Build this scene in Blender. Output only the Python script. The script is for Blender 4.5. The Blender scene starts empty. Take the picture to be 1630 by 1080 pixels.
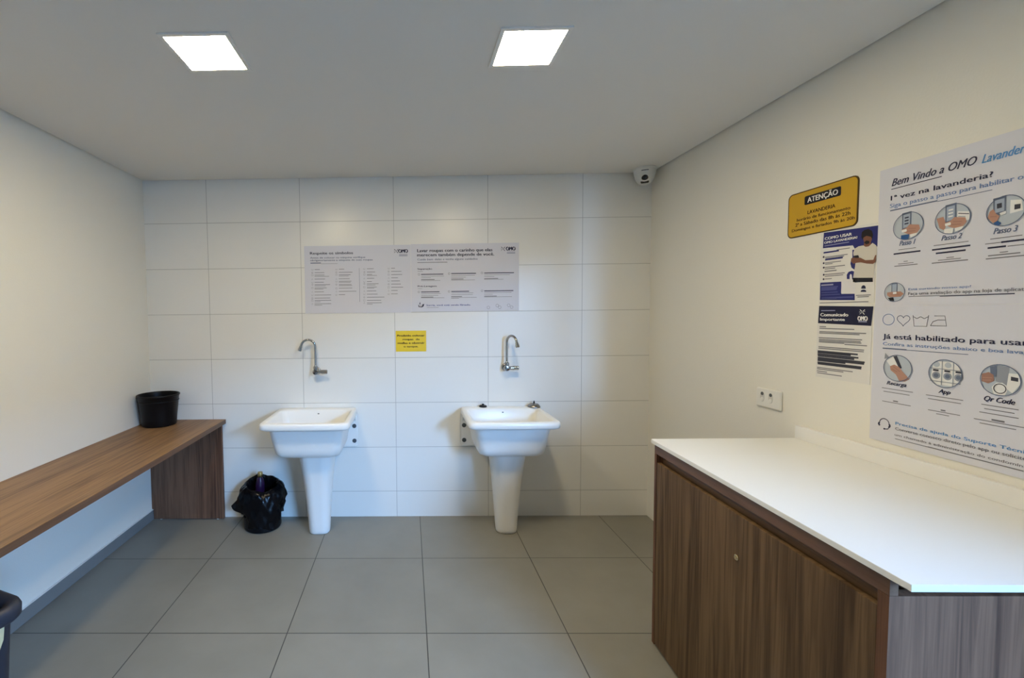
import bpy, bmesh, math, random
from mathutils import Vector, Matrix

scene = bpy.context.scene
COL = scene.collection
random.seed(7)
PI = math.pi

# ------------------------------------------------------------------ measures of the room (metres)
X_LEFT, X_RIGHT, Z_CEIL, Y_REAR = -1.8577, 1.6914, 2.4128, -7.0
TILE_W, TILE_H, TILE_X0, TILE_Z0 = 0.6576, 0.32154, -1.41084, 0.18557
FLOOR_S, FLOOR_X0, FLOOR_Y0 = 0.64, -1.21114, -0.56726

# ------------------------------------------------------------------ camera, daylight, exposure
cam_data = bpy.data.cameras.new('camera')
cam = bpy.data.objects.new('camera', cam_data)
COL.objects.link(cam)
scene.camera = cam
cam_data.sensor_fit = 'HORIZONTAL'
cam_data.sensor_width = 36.0
cam_data.lens = 723.516 / 1630 * 36.0
cam_data.shift_x = (815 - 638.4) / 1630
cam_data.shift_y = (536.14 - 540) / 1630
cam_data.clip_start = 0.02
_r = Vector((0.999812, 0.015808, -0.01119))
_f = Vector((-0.016332, 0.998696, -0.048368))
_u = Vector((0.010411, 0.048542, 0.998767))
cam.matrix_world = Matrix(((_r.x, _u.x, -_f.x, 0.0), (_r.y, _u.y, -_f.y, -3.21587),
                           (_r.z, _u.z, -_f.z, 1.45559), (0, 0, 0, 1)))

world = bpy.data.worlds.new('daylight')
scene.world = world
world.use_nodes = True
_bg = world.node_tree.nodes['Background']
_bg.inputs['Color'].default_value = (0.25, 0.52, 1.0, 1)
# hazy blue sky, brightest near the horizon and fading towards the zenith
_wn = world.node_tree
_tc = _wn.nodes.new('ShaderNodeTexCoord')
_sx = _wn.nodes.new('ShaderNodeSeparateXYZ')
_wn.links.new(_tc.outputs['Generated'], _sx.inputs[0])
_m1 = _wn.nodes.new('ShaderNodeMath')
_m1.operation = 'SUBTRACT'
_m1.use_clamp = True
_m1.inputs[0].default_value = 1.0
_wn.links.new(_sx.outputs['Z'], _m1.inputs[1])
_m2 = _wn.nodes.new('ShaderNodeMath')
_m2.operation = 'POWER'
_wn.links.new(_m1.outputs[0], _m2.inputs[0])
_m2.inputs[1].default_value = 2.0
_m3 = _wn.nodes.new('ShaderNodeMath')
_m3.operation = 'MULTIPLY'
_wn.links.new(_m2.outputs[0], _m3.inputs[0])
_m3.inputs[1].default_value = 270.0
_wn.links.new(_m3.outputs[0], _bg.inputs['Strength'])

LAMP_COLOR, LAMP_POWER = (1.0, 0.84, 0.56, 1), 120.0
DOOR_Y0, DOOR_Y1, DOOR_TOP = -5.3, -3.45, 2.15      # glazed doorway in the right wall, behind the camera

vs = scene.view_settings
scene.display_settings.display_device = 'sRGB'
vs.view_transform = 'Standard'
vs.look = 'None'
vs.gamma = 1.0
vs.use_curve_mapping = False
vs.exposure = 0.0
try:
    scene.cycles.max_bounces = 10
    scene.cycles.diffuse_bounces = 6
except Exception:
    pass


# ------------------------------------------------------------------ materials
def new_mat(name):
    m = bpy.data.materials.new(name)
    m.use_nodes = True
    nt = m.node_tree
    return m, nt, nt.nodes['Principled BSDF']


def rgba(c):
    return (c[0], c[1], c[2], 1)


def mat(name, color, rough=0.5, metal=0.0, bump=0.0, bscale=200.0, vary=0.0, spec=0.5, coat=0.0):
    m, nt, p = new_mat(name)
    p.inputs['Base Color'].default_value = rgba(color)
    p.inputs['Roughness'].default_value = rough
    p.inputs['Metallic'].default_value = metal
    p.inputs['Specular IOR Level'].default_value = spec
    p.inputs['Coat Weight'].default_value = coat
    tc = nt.nodes.new('ShaderNodeTexCoord')
    if vary:
        n = nt.nodes.new('ShaderNodeTexNoise')
        n.inputs['Scale'].default_value = 6
        n.inputs['Detail'].default_value = 4
        nt.links.new(tc.outputs['Object'], n.inputs['Vector'])
        mx = nt.nodes.new('ShaderNodeMix')
        mx.data_type = 'RGBA'
        mx.inputs[6].default_value = rgba([c * (1 - vary) for c in color])
        mx.inputs[7].default_value = rgba([min(1, c * (1 + vary)) for c in color])
        nt.links.new(n.outputs['Fac'], mx.inputs[0])
        nt.links.new(mx.outputs[2], p.inputs['Base Color'])
    if bump:
        n = nt.nodes.new('ShaderNodeTexNoise')
        n.inputs['Scale'].default_value = bscale
        n.inputs['Detail'].default_value = 3
        nt.links.new(tc.outputs['Object'], n.inputs['Vector'])
        b = nt.nodes.new('ShaderNodeBump')
        b.inputs['Strength'].default_value = bump
        b.inputs['Distance'].default_value = 0.002
        nt.links.new(n.outputs['Fac'], b.inputs['Height'])
        nt.links.new(b.outputs['Normal'], p.inputs['Normal'])
    return m


def tile_mat(name, axes, w, h, x0, y0, gap, base, grout, rough, rvar, cloud, bumpy):
    """tiles laid in a straight grid; axes = which object axes run along the tile's width and height"""
    m, nt, p = new_mat(name)
    L = nt.links.new
    N = nt.nodes.new
    tc = N('ShaderNodeTexCoord')
    sep = N('ShaderNodeSeparateXYZ')
    L(tc.outputs['Object'], sep.inputs[0])

    def math_(op, a, b=None):
        n = N('ShaderNodeMath')
        n.operation = op
        for k, v in enumerate((a, b)):
            if v is None:
                continue
            if isinstance(v, (int, float)):
                n.inputs[k].default_value = v
            else:
                L(v, n.inputs[k])
        return n.outputs[0]
    dist = []
    cells = []
    for ax, size, off in ((axes[0], w, x0), (axes[1], h, y0)):
        t = math_('DIVIDE', math_('SUBTRACT', sep.outputs[ax], off), size)
        cells.append(math_('FLOOR', t))
        f = math_('FRACT', t)
        d = math_('MINIMUM', f, math_('SUBTRACT', 1.0, f))
        dist.append(math_('MULTIPLY', d, size))
    d = math_('MINIMUM', dist[0], dist[1])
    line = N('ShaderNodeMapRange')
    line.inputs['From Min'].default_value = gap * 0.5
    line.inputs['From Max'].default_value = gap * 0.5 + 0.0012
    L(d, line.inputs['Value'])
    # cloudy body colour
    n1 = N('ShaderNodeTexNoise')
    n1.inputs['Scale'].default_value = 2.6
    n1.inputs['Detail'].default_value = 6
    n1.inputs['Roughness'].default_value = 0.6
    L(tc.outputs['Object'], n1.inputs['Vector'])
    cx = N('ShaderNodeCombineXYZ')
    L(cells[0], cx.inputs[0])
    L(cells[1], cx.inputs[1])
    wn = N('ShaderNodeTexWhiteNoise')
    wn.noise_dimensions = '3D'
    L(cx.outputs[0], wn.inputs['Vector'])
    s = math_('ADD', math_('MULTIPLY', math_('SUBTRACT', n1.outputs['Fac'], 0.5), cloud),
              math_('MULTIPLY', math_('SUBTRACT', wn.outputs['Value'], 0.5), cloud * 0.16))
    s = math_('ADD', s, 1.0)
    sc = N('ShaderNodeVectorMath')
    sc.operation = 'SCALE'
    sc.inputs[0].default_value = base
    L(s, sc.inputs['Scale'])
    mx = N('ShaderNodeMix')
    mx.data_type = 'RGBA'
    mx.inputs[6].default_value = rgba(grout)
    L(line.outputs[0], mx.inputs[0])
    L(sc.outputs[0], mx.inputs[7])
    L(mx.outputs[2], p.inputs['Base Color'])
    r = math_('ADD', math_('MULTIPLY', math_('SUBTRACT', n1.outputs['Fac'], 0.5), rvar), rough)
    L(r, p.inputs['Roughness'])
    n2 = N('ShaderNodeTexNoise')
    n2.inputs['Scale'].default_value = bumpy[1]
    n2.inputs['Detail'].default_value = 2
    L(tc.outputs['Object'], n2.inputs['Vector'])
    hgt = math_('ADD', math_('MULTIPLY', n2.outputs['Fac'], bumpy[0]), line.outputs[0])
    b = N('ShaderNodeBump')
    b.inputs['Strength'].default_value = 0.6
    b.inputs['Distance'].default_value = 0.001
    L(hgt, b.inputs['Height'])
    L(b.outputs['Normal'], p.inputs['Normal'])
    return m


def wood_mat(name, axis, light, dark, streak=1.0, rough=0.45, scale=1.0, spec=0.4):
    """straight-grained woodprint board; the grain runs along the given object axis"""
    m, nt, p = new_mat(name)
    L = nt.links.new
    N = nt.nodes.new
    tc = N('ShaderNodeTexCoord')

    def noise(s_across, s_along, detail, dist=0.0):
        mp = N('ShaderNodeMapping')
        sc = [s_across * scale] * 3
        sc[axis] = s_along * scale
        mp.inputs['Scale'].default_value = sc
        L(tc.outputs['Object'], mp.inputs['Vector'])
        n = N('ShaderNodeTexNoise')
        n.inputs['Scale'].default_value = 1.0
        n.inputs['Detail'].default_value = detail
        n.inputs['Distortion'].default_value = dist
        L(mp.outputs[0], n.inputs['Vector'])
        return n.outputs['Fac']
    broad = noise(11, 0.8, 3, 0.9)
    mid = noise(42, 1.5, 4, 1.4)
    fine = noise(230, 7, 2)

    def mixv(a, b, f):
        n = N('ShaderNodeMix')
        n.inputs[0].default_value = f
        L(a, n.inputs[2])
        L(b, n.inputs[3])
        return n.outputs[0]
    v = mixv(mixv(broad, mid, 0.55), fine, 0.12)
    ramp = N('ShaderNodeValToRGB')
    e = ramp.color_ramp.elements
    e[0].position = 0.5 - 0.11 * streak
    e[0].color = rgba(dark)
    e[1].position = 0.5 + 0.075
    e[1].color = rgba(light)
    L(v, ramp.inputs[0])
    L(ramp.outputs[0], p.inputs['Base Color'])
    p.inputs['Roughness'].default_value = rough
    p.inputs['Specular IOR Level'].default_value = spec
    b = N('ShaderNodeBump')
    b.inputs['Strength'].default_value = 0.12
    b.inputs['Distance'].default_value = 0.001
    L(fine, b.inputs['Height'])
    L(b.outputs['Normal'], p.inputs['Normal'])
    return m


M = {}
M['paint'] = mat('wall_paint', (0.80, 0.775, 0.70), 0.75, bump=0.25, bscale=160, spec=0.25)
M['ceiling'] = mat('ceiling_paint', (0.74, 0.715, 0.665), 0.9, bump=0.08, bscale=120, spec=0.2)
M['wall_tile'] = tile_mat('white_wall_tile', (0, 2), TILE_W, TILE_H, TILE_X0, TILE_Z0, 0.0015,
                          (0.80, 0.785, 0.735), (0.38, 0.365, 0.335), 0.30, 0.06, 0.05, (0.22, 7.0))
M['floor_tile'] = tile_mat('grey_floor_tile', (0, 1), FLOOR_S, FLOOR_S, FLOOR_X0, FLOOR_Y0, 0.0030,
                           (0.245, 0.232, 0.198), (0.045, 0.042, 0.036), 0.48, 0.10, 0.45, (0.05, 60.0))
M['skirting'] = mat('grey_skirting', (0.20, 0.205, 0.205), 0.5, vary=0.1)
M['caulk'] = mat('caulk', (0.72, 0.71, 0.68), 0.6)
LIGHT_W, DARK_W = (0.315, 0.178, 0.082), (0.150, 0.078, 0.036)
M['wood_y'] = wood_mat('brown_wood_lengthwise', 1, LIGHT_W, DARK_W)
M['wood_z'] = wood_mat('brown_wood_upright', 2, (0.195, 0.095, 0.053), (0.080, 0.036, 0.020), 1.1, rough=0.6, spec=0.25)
M['wood_cabinet'] = wood_mat('olive_brown_wood_upright', 2, (0.165, 0.098, 0.046), (0.060, 0.032, 0.013), 1.0, rough=0.55, spec=0.25)
M['wood_edge'] = wood_mat('brown_wood_edge', 1, (0.150, 0.078, 0.045), (0.100, 0.050, 0.028))
M['wood_band'] = wood_mat('brown_wood_edge_band', 1, (0.165, 0.085, 0.046), (0.115, 0.058, 0.031))
M['wood_dark'] = wood_mat('brown_wood_groove', 1, (0.150, 0.085, 0.042), (0.08, 0.042, 0.02))
M['quartz'] = mat('white_stone', (0.83, 0.825, 0.80), 0.28, bump=0.03, bscale=300, spec=0.5)
M['ceramic'] = mat('white_ceramic', (0.84, 0.83, 0.795), 0.28, spec=0.45)
M['chrome'] = mat('chrome', (0.42, 0.41, 0.40), 0.16, 1.0)
M['steel_dark'] = mat('dull_steel', (0.30, 0.29, 0.28), 0.28, 1.0)
M['rubber'] = mat('black_rubber', (0.012, 0.012, 0.012), 0.6)
M['rubber_grey'] = mat('grey_rubber', (0.075, 0.085, 0.09), 0.6)
M['black_plastic'] = mat('black_plastic', (0.005, 0.005, 0.006), 0.38, spec=0.18)
M['bag'] = mat('black_bag_film', (0.003, 0.003, 0.004), 0.25, bump=0.6, bscale=26, spec=0.16)
M['navy_plastic'] = mat('dark_blue_grey_plastic', (0.020, 0.023, 0.036), 0.5)
M['sticker_paper'] = mat('torn_paper', (0.66, 0.54, 0.30), 0.8, vary=0.25)
M['purple'] = mat('purple_plastic', (0.022, 0.006, 0.034), 0.3)
M['gold'] = mat('gold_plastic', (0.62, 0.46, 0.19), 0.25, 0.9)
M['white_plastic'] = mat('white_plastic', (0.80, 0.785, 0.73), 0.35)
M['socket_plastic'] = mat('socket_plastic', (0.62, 0.60, 0.55), 0.4)
M['camera_shell'] = mat('camera_shell', (0.72, 0.72, 0.68), 0.35)
M['lens'] = mat('black_lens', (0.008, 0.008, 0.008), 0.08)
M['brass'] = mat('lock_brass', (0.70, 0.56, 0.33), 0.25, 1.0)
M['frame_white'] = mat('white_lamp_frame', (0.78, 0.75, 0.70), 0.5)
M['board'] = mat('white_plastic_board', (0.665, 0.665, 0.72), 0.45, spec=0.3)
M['paper'] = mat('white_paper', (0.74, 0.72, 0.68), 0.7, spec=0.2)
M['yellow'] = mat('yellow_vinyl', (0.58, 0.34, 0.010), 0.45)
M['yellow_bright'] = mat('bright_yellow_vinyl', (0.80, 0.57, 0.015), 0.45)
M['outdoor'] = mat('low_bounce_ground', (0.10, 0.10, 0.095), 0.8)  # unseen outdoor ground, darkened so little sky light bounces up indoors
M['outdoor_wall'] = mat('dark_outdoor_wall', (0.05, 0.05, 0.045), 0.9)  # nearly black so the added outdoor wall bounces little light
M['rear_bounce_cut'] = mat('tan_bounce_cut', (0.27, 0.20, 0.13), 0.8)  # invented tan for the unseen walls, damps and warms bounced daylight
INK = {'navy': (0.022, 0.024, 0.060), 'grayblue': (0.12, 0.15, 0.24), 'gray': (0.17, 0.17, 0.19), 'brown': (0.075, 0.040, 0.008),
       'black': (0.012, 0.011, 0.015), 'white': (0.80, 0.79, 0.76), 'blue': (0.045, 0.060, 0.26), 'indigo': (0.022, 0.026, 0.155),
       'lilac': (0.33, 0.33, 0.48), 'bluemid': (0.075, 0.085, 0.26), 'darknavy': (0.010, 0.010, 0.036), 'ink': (0.045, 0.045, 0.06),
       'skyblue': (0.09, 0.27, 0.56), 'steel': (0.16, 0.25, 0.47), 'palegray': (0.48, 0.53, 0.58), 'skin': (0.20, 0.085, 0.05),
       'shirt': (0.62, 0.58, 0.50), 'hair': (0.014, 0.010, 0.010), 'hand': (0.46, 0.25, 0.18), 'phone': (0.14, 0.17, 0.24),
       'phone_light': (0.36, 0.42, 0.52), 'midgray': (0.30, 0.32, 0.36), 'brick': (0.35, 0.19, 0.14), 'deepblue': (0.03, 0.10, 0.27),
       'paper': (0.72, 0.70, 0.70)}
for _k, _c in INK.items():
    M['ink_' + _k] = mat('print_' + _k, _c, 0.5, spec=0.3)
M['glow'], _nt, _p = new_mat('lamp_diffuser')
_p.inputs['Base Color'].default_value = (0.9, 0.9, 0.9, 1)
_p.inputs['Emission Color'].default_value = LAMP_COLOR
_p.inputs['Emission Strength'].default_value = LAMP_POWER


# ------------------------------------------------------------------ object helpers
def tag(o, label=None, category=None, group=None, kind=None):
    if label:
        o['label'] = label
    if category:
        o['category'] = category
    if group:
        o['group'] = group
    if kind:
        o['kind'] = kind
    return o


def empty(name, loc=(0, 0, 0), rz=0.0):
    o = bpy.data.objects.new(name, None)
    COL.objects.link(o)
    o.location = loc
    o.rotation_euler = (0, 0, rz)
    o.empty_display_size = 0.05
    return o


def copy_tree(o, parent=None):
    c = o.copy()
    COL.objects.link(c)
    if parent:
        c.parent = parent
    for ch in list(o.children):
        copy_tree(ch, c)
    return c


class MB:
    """collects shapes for ONE mesh object"""

    def __init__(self):
        self.bm = bmesh.new()
        self.mats = []
        self.cur = 0

    def use(self, m):
        if m not in self.mats:
            self.mats.append(m)
        self.cur = self.mats.index(m)
        return self

    def face(self, vs_, smooth=False):
        try:
            f = self.bm.faces.new(vs_)
        except ValueError:
            return None
        f.material_index = self.cur
        f.smooth = smooth
        return f

    def box(self, x0, x1, y0, y1, z0, z1, bev=0.0, segs=2):
        v = [self.bm.verts.new((x, y, z)) for x in (x0, x1) for y in (y0, y1) for z in (z0, z1)]
        fs = [self.face([v[i] for i in q]) for q in
              ((0, 1, 3, 2), (4, 6, 7, 5), (0, 4, 5, 1), (2, 3, 7, 6), (0, 2, 6, 4), (1, 5, 7, 3))]
        if bev:
            es = list({e for f in fs for e in f.edges})
            bmesh.ops.bevel(self.bm, geom=es, offset=bev, segments=segs, affect='EDGES', profile=0.5)
        return self

    def prism(self, pts, z0, z1, axis='z', bev=0.0):
        """polygon pts extruded; axis z: pts=(x,y); axis y: pts=(x,z); axis x: pts=(y,z)"""
        def P(a, b, t):
            return (a, b, t) if axis == 'z' else (a, t, b) if axis == 'y' else (t, a, b)
        lo = [self.bm.verts.new(P(a, b, z0)) for a, b in pts]
        hi = [self.bm.verts.new(P(a, b, z1)) for a, b in pts]
        fs = [self.face(lo[::-1]), self.face(hi)]
        n = len(pts)
        for i in range(n):
            fs.append(self.face([lo[i], lo[(i + 1) % n], hi[(i + 1) % n], hi[i]]))
        if bev:
            es = list({e for f in fs[:2] for e in f.edges})
            bmesh.ops.bevel(self.bm, geom=es, offset=bev, segments=2, affect='EDGES', profile=0.5)
        return self

    def loft(self, rings, close=True, cap0=True, cap1=True, smooth=True):
        rows = [[self.bm.verts.new(p) for p in r] for r in rings]
        n = len(rows[0])
        for a, b in zip(rows, rows[1:]):
            for i in range(n if close else n - 1):
                self.face([a[i], a[(i + 1) % n], b[(i + 1) % n], b[i]], smooth)
        if cap0:
            self.face(rows[0][::-1], smooth)
        if cap1:
            self.face(rows[-1], smooth)
        return self

    def lathe(self, prof, c=(0, 0, 0), axis='z', segs=32, cap0=True, cap1=True, smooth=True, sx=1.0):
        rings = []
        for r, h in prof:
            ring = []
            for i in range(segs):
                a = 2 * PI * i / segs
                p, q = r * math.cos(a) * sx, r * math.sin(a)
                if axis == 'z':
                    v = (c[0] + p, c[1] + q, c[2] + h)
                elif axis == 'y':
                    v = (c[0] + p, c[1] + h, c[2] - q)
                else:
                    v = (c[0] + h, c[1] + p, c[2] + q)
                ring.append(v)
            rings.append(ring)
        return self.loft(rings, True, cap0, cap1, smooth)

    def tube(self, path, rad, segs=14, caps=True):
        pts = [Vector(p) for p in path]
        n = len(pts)
        rr = rad if isinstance(rad, (list, tuple)) else [rad] * n
        t0 = (pts[1] - pts[0]).normalized()
        side = t0.cross(Vector((0, 0, 1)) if abs(t0.z) < 0.9 else Vector((0, 1, 0))).normalized()
        rings = []
        for i, p in enumerate(pts):
            t = (pts[min(n - 1, i + 1)] - pts[max(0, i - 1)]).normalized()
            side = (side - t * side.dot(t)).normalized()
            up = t.cross(side)
            rings.append([p + side * (math.cos(2 * PI * k / segs) * rr[i]) + up * (math.sin(2 * PI * k / segs) * rr[i]) for k in range(segs)])
        return self.loft(rings, True, caps, caps)

    def build(self, name, m=None, parent=None, sharp=35.0, smooth=False):
        me = bpy.data.meshes.new(name)
        bmesh.ops.recalc_face_normals(self.bm, faces=self.bm.faces)
        if smooth:
            for f in self.bm.faces:
                f.smooth = True
        for e in self.bm.edges:
            if len(e.link_faces) == 2 and e.calc_face_angle(0) > math.radians(sharp):
                e.smooth = False
        self.bm.to_mesh(me)
        self.bm.free()
        if m is not None:
            me.materials.append(m)
        else:
            for q in self.mats:
                me.materials.append(q)
        o = bpy.data.objects.new(name, me)
        COL.objects.link(o)
        if parent:
            o.parent = parent
        return o


def rrect(x0, x1, y0, y1, r, z, n=6, bow_front=0.0, bow_back=0.0):
    """rounded rectangle ring; y0 is the front (smaller y); edges subdivided so that the front may bow"""
    pts = []
    for (cx, cy, a0) in ((x1 - r, y1 - r, 0), (x0 + r, y1 - r, 90), (x0 + r, y0 + r, 180), (x1 - r, y0 + r, 270)):
        for i in range(n + 1):
            a = math.radians(a0 + 90 * i / n)
            pts.append((cx + r * math.cos(a), cy + r * math.sin(a)))
        # intermediate points towards the next corner on the back and the front edge
        if a0 == 0:
            for k in range(1, 8):
                pts.append((x1 - r - (x1 - x0 - 2 * r) * k / 8, y1))
        if a0 == 180:
            for k in range(1, 8):
                pts.append((x0 + r + (x1 - x0 - 2 * r) * k / 8, y0))
    mx, hw = (x0 + x1) / 2, (x1 - x0) / 2
    out = []
    ym = (y0 + y1) / 2
    for x, y in pts:
        q = max(0.0, 1 - ((x - mx) / hw) ** 2)
        if y < ym:
            y -= bow_front * q
        else:
            y += bow_back * q
        out.append((x, y, z))
    return out


# ------------------------------------------------------------------ printing on boards (flat lettering laid on the board's face)
_text_cache = {}


def text_shape(s, bold, shear):
    key = (s, shear)
    if key not in _text_cache:
        cu = bpy.data.curves.new('text', 'FONT')
        cu.body = s
        cu.size = 1.0
        cu.shear = shear
        cu.resolution_u = 3
        o = bpy.data.objects.new('text', cu)
        COL.objects.link(o)
        bpy.context.view_layer.update()
        me = bpy.data.meshes.new_from_object(o.evaluated_get(bpy.context.evaluated_depsgraph_get()))
        vv = [v.co.copy() for v in me.vertices]
        ff = [tuple(p.vertices) for p in me.polygons]
        bpy.data.objects.remove(o)
        bpy.data.curves.remove(cu)
        bpy.data.meshes.remove(me)
        _text_cache[key] = (vv, ff)
    return _text_cache[key]


class Prints:
    """u runs right, v runs down from the board's top-left corner; pos(u, v, lift) gives the local point"""

    def __init__(self, root, pos):
        self.root, self.pos, self.g = root, pos, {}

    def mb(self, g, col):
        if g not in self.g:
            self.g[g] = MB()
        return self.g[g].use(M['ink_' + col])

    def poly(self, g, pts, col, lay=1):
        b = self.mb(g, col)
        b.face([b.bm.verts.new(self.pos(u, v, 0.0003 * lay)) for u, v in pts])

    def rect(self, g, u0, v0, u1, v1, col, lay=2):
        self.poly(g, [(u0, v1), (u1, v1), (u1, v0), (u0, v0)], col, lay)

    def disc(self, g, u, v, r, col, lay=1, n=32, rv=None):
        rv = rv or r
        self.poly(g, [(u + r * math.cos(-2 * PI * i / n), v + rv * math.sin(-2 * PI * i / n)) for i in range(n)], col, lay)

    def stroke(self, g, pts, w, col, lay=2, closed=False):
        b = self.mb(g, col)
        n = len(pts)
        L_, R_ = [], []
        for i in range(n):
            p0 = pts[(i - 1) % n] if closed or i > 0 else pts[i]
            p1 = pts[(i + 1) % n] if closed or i < n - 1 else pts[i]
            dx, dy = p1[0] - p0[0], p1[1] - p0[1]
            l = math.hypot(dx, dy) or 1
            nx, ny = -dy / l * w / 2, dx / l * w / 2
            L_.append(b.bm.verts.new(self.pos(pts[i][0] + nx, pts[i][1] + ny, 0.0003 * lay)))
            R_.append(b.bm.verts.new(self.pos(pts[i][0] - nx, pts[i][1] - ny, 0.0003 * lay)))
        for i in range(n if closed else n - 1):
            j = (i + 1) % n
            b.face([L_[i], L_[j], R_[j], R_[i]])

    def ring(self, g, u, v, r, w, col, lay=3, n=36):
        self.stroke(g, [(u + r * math.cos(2 * PI * i / n), v + r * math.sin(2 * PI * i / n)) for i in range(n)], w, col, lay, True)

    def text(self, g, s, u, v, w, h, col, bold, shear, lay=3):
        vv, ff = text_shape(s, bold, shear)
        x0 = min(q.x for q in vv)
        x1 = max(q.x for q in vv)
        sx = w / (x1 - x0)
        sy = h / 0.70
        b = self.mb(g, col)
        dx = (0.018 + min(bold, 0.025) * 1.3) * h / 0.70          # stroke weight: the letters are laid down three times, slightly apart
        for k in (-1, 0, 1):
            vs_ = [b.bm.verts.new(self.pos(u + (q.x - x0) * sx + k * dx, v - q.y * sy + (k * dx * 0.35), 0.0003 * lay + 0.00003 * k)) for q in vv]
            for f in ff:
                b.face([vs_[i] for i in f])

    def splash(self, g, u, v, r, col):
        for k, (a, l0, l1, w) in enumerate(((48, .12, 1.0, .20), (140, .2, 1.0, .13), (225, .2, 1.0, .20), (318, .15, 1.05, .18),
                                            (180, .6, .9, .13), (350, .6, .85, .13))):
            c, s_ = math.cos(math.radians(a)), math.sin(math.radians(a))
            self.stroke(g, [(u + c * r * l0, v + s_ * r * l0), (u + c * r * l1, v + s_ * r * l1)], r * w, col, 3)

    def run(self, items):
        for it in items:
            k = it[0]
            if k == 't':
                self.text(*it[1:])
            elif k == 'r':
                self.rect(*it[1:])
            elif k == 'p':
                self.poly(it[1], it[2], it[3], it[4])
            elif k == 'c':
                _, g, u, v, r, w, col, fill = it
                if fill:
                    self.disc(g, u, v, r, fill)
                self.ring(g, u, v, r, w, col)
            elif k == 'd':
                self.disc(it[1], it[2], it[3], it[4], it[5], 2, 12)
            elif k == 's':
                self.splash(*it[1:])
            elif k == 'i':
                _, g, u, v, r, col, kind = it
                w = r * 0.28
                if kind == 0:
                    self.stroke(g, [(u - r, v - r * .8), (u - r * .8, v + r * .8), (u + r * .8, v + r * .8), (u + r, v - r * .8)], w, col)
                elif kind == 1:
                    self.ring(g, u, v, r * .9, w, col, n=14)
                elif kind == 2:
                    self.stroke(g, [(u - r, v - r), (u - r, v + r), (u + r, v + r), (u + r, v - r)], w, col, closed=True)
                else:
                    self.stroke(g, [(u, v - r), (u - r, v + r * .8), (u + r, v + r * .8)], w, col, closed=True)
            elif k == 'heart':
                _, g, u, v, r, w, col = it
                pts = []
                for i in range(32):
                    t = 2 * PI * i / 32
                    pts.append((u + r * math.sin(t) ** 3, v - r * (13 * math.cos(t) - 5 * math.cos(2 * t) - 2 * math.cos(3 * t) - math.cos(4 * t)) / 16))
                self.stroke(g, pts, w, col, closed=True)
            elif k == 'tub':
                _, g, u, v, r, w, col = it
                self.stroke(g, [(u - r, v - r * .8), (u - r * .8, v + r * .8), (u + r * .8, v + r * .8), (u + r, v - r * .8)], w, col)
                self.stroke(g, [(u + r * (-0.95 + 1.9 * i / 16), v - r * .45 - r * .12 * math.cos(i * PI / 4)) for i in range(17)], w, col)
            elif k == 'iron':
                _, g, u, v, r, w, col = it
                self.stroke(g, [(u - r, v + r * .75), (u + r, v + r * .75), (u + r * .75, v - r * .7), (u - r * .55, v - r * .7)], w, col)
                self.stroke(g, [(u - r, v + r * .75), (u - r * .7, v + r * .15), (u - r * .1, v - r * .1), (u + r * .85, v - r * .1)], w, col)
            elif k == 'headset':
                _, g, u, v, r, w, col = it
                self.stroke(g, [(u + r * .9 * math.cos(PI * i / 16), v - r * .1 - r * .95 * math.sin(PI * i / 16)) for i in range(17)], w, col)
                for s_ in (-1, 1):
                    self.stroke(g, [(u + s_ * r * .95, v - r * .15), (u + s_ * r * 1.05, v + r * .2), (u + s_ * r * .85, v + r * .5)], w * 2.2, col)
                self.stroke(g, [(u + r * .9, v + r * .45), (u + r * .7, v + r * .85), (u + r * .15, v + r * .95)], w, col)
                self.disc(g, u + r * .05, v + r * .95, r * .17, col, 3, 14)
            elif k == 'ill':
                _, n, u, v, r, w, col, fill = it
                self.disc('illustration', u, v, r, fill, 1)
                self.scene_in_disc(n, u, v, r)
                self.ring('illustration', u, v, r, w, col, 9)

    def scene_in_disc(self, n, u, v, r):
        g = 'illustration'

        def P(pts, col, lay):
            self.poly(g, [(u + a * r, v + b * r) for a, b in pts][::-1], col, lay)

        def S(pts, col, lay=8, w=0.05):
            self.stroke(g, [(u + a * r, v + b * r) for a, b in pts], r * w, col, lay)
        if n in (0, 1):
            if n == 1:
                P([(.25, -.45), (.92, -.3), (.92, .25), (.25, .2)], 'white', 2)
                S([(.3, -.3), (.9, -.15)], 'navy', 3)
                S([(.3, -.1), (.7, 0)], 'midgray', 3)
                P([(-.95, -.2), (-.55, -.25), (-.35, .3), (-.45, .7), (-.75, .5)], 'hand', 3)
            P([(-.45, -1.0), (.18, -1.05), (.2, .18), (-.42, .25)], 'phone', 4)
            P([(-.36, -.86), (.10, -.9), (.11, .05), (-.34, .1)], 'phone_light', 5)
            for q in (-.62, -.4, -.18):
                S([(-.25, q), (.02, q - .02)], 'navy' if n == 0 else 'white', 6, .09)
            P([(-.1, .1), (.1, -.1), (.3, -.05), (.72, .05), (.8, .35), (.6, .62), (.1, .65), (-.25, .45), (-.45, .2), (-.2, .15)], 'hand', 6)
            S([(.05, .2), (.55, .28)], 'brick', 7)
            S([(-.1, .38), (.5, .45)], 'brick', 7)
            P([(-.42, .25), (-.1, .2), (-.05, .4), (-.4, .42)], 'white', 7)
            P([(.15, .65), (.66, .6), (.55, .8), (.2, .88)], 'white', 7)
            P([(-.45, .62), (.1, .62), (.05, .97), (-.25, .97), (-.45, .88)], 'deepblue' if n == 0 else 'white', 7)
        elif n == 2:
            P([(.2, -.65), (.75, -.55), (.85, .15), (.2, .25)], 'white', 2)
            P([(.42, -.3), (.72, -.28), (.72, .02), (.42, .04)], 'ink', 3)
            P([(-.7, -.95), (-.02, -1.0), (.0, .2), (-.65, .3)], 'phone', 4)
            P([(-.6, -.8), (-.1, -.85), (-.08, .0), (-.56, .05)], 'phone_light', 5)
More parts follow.
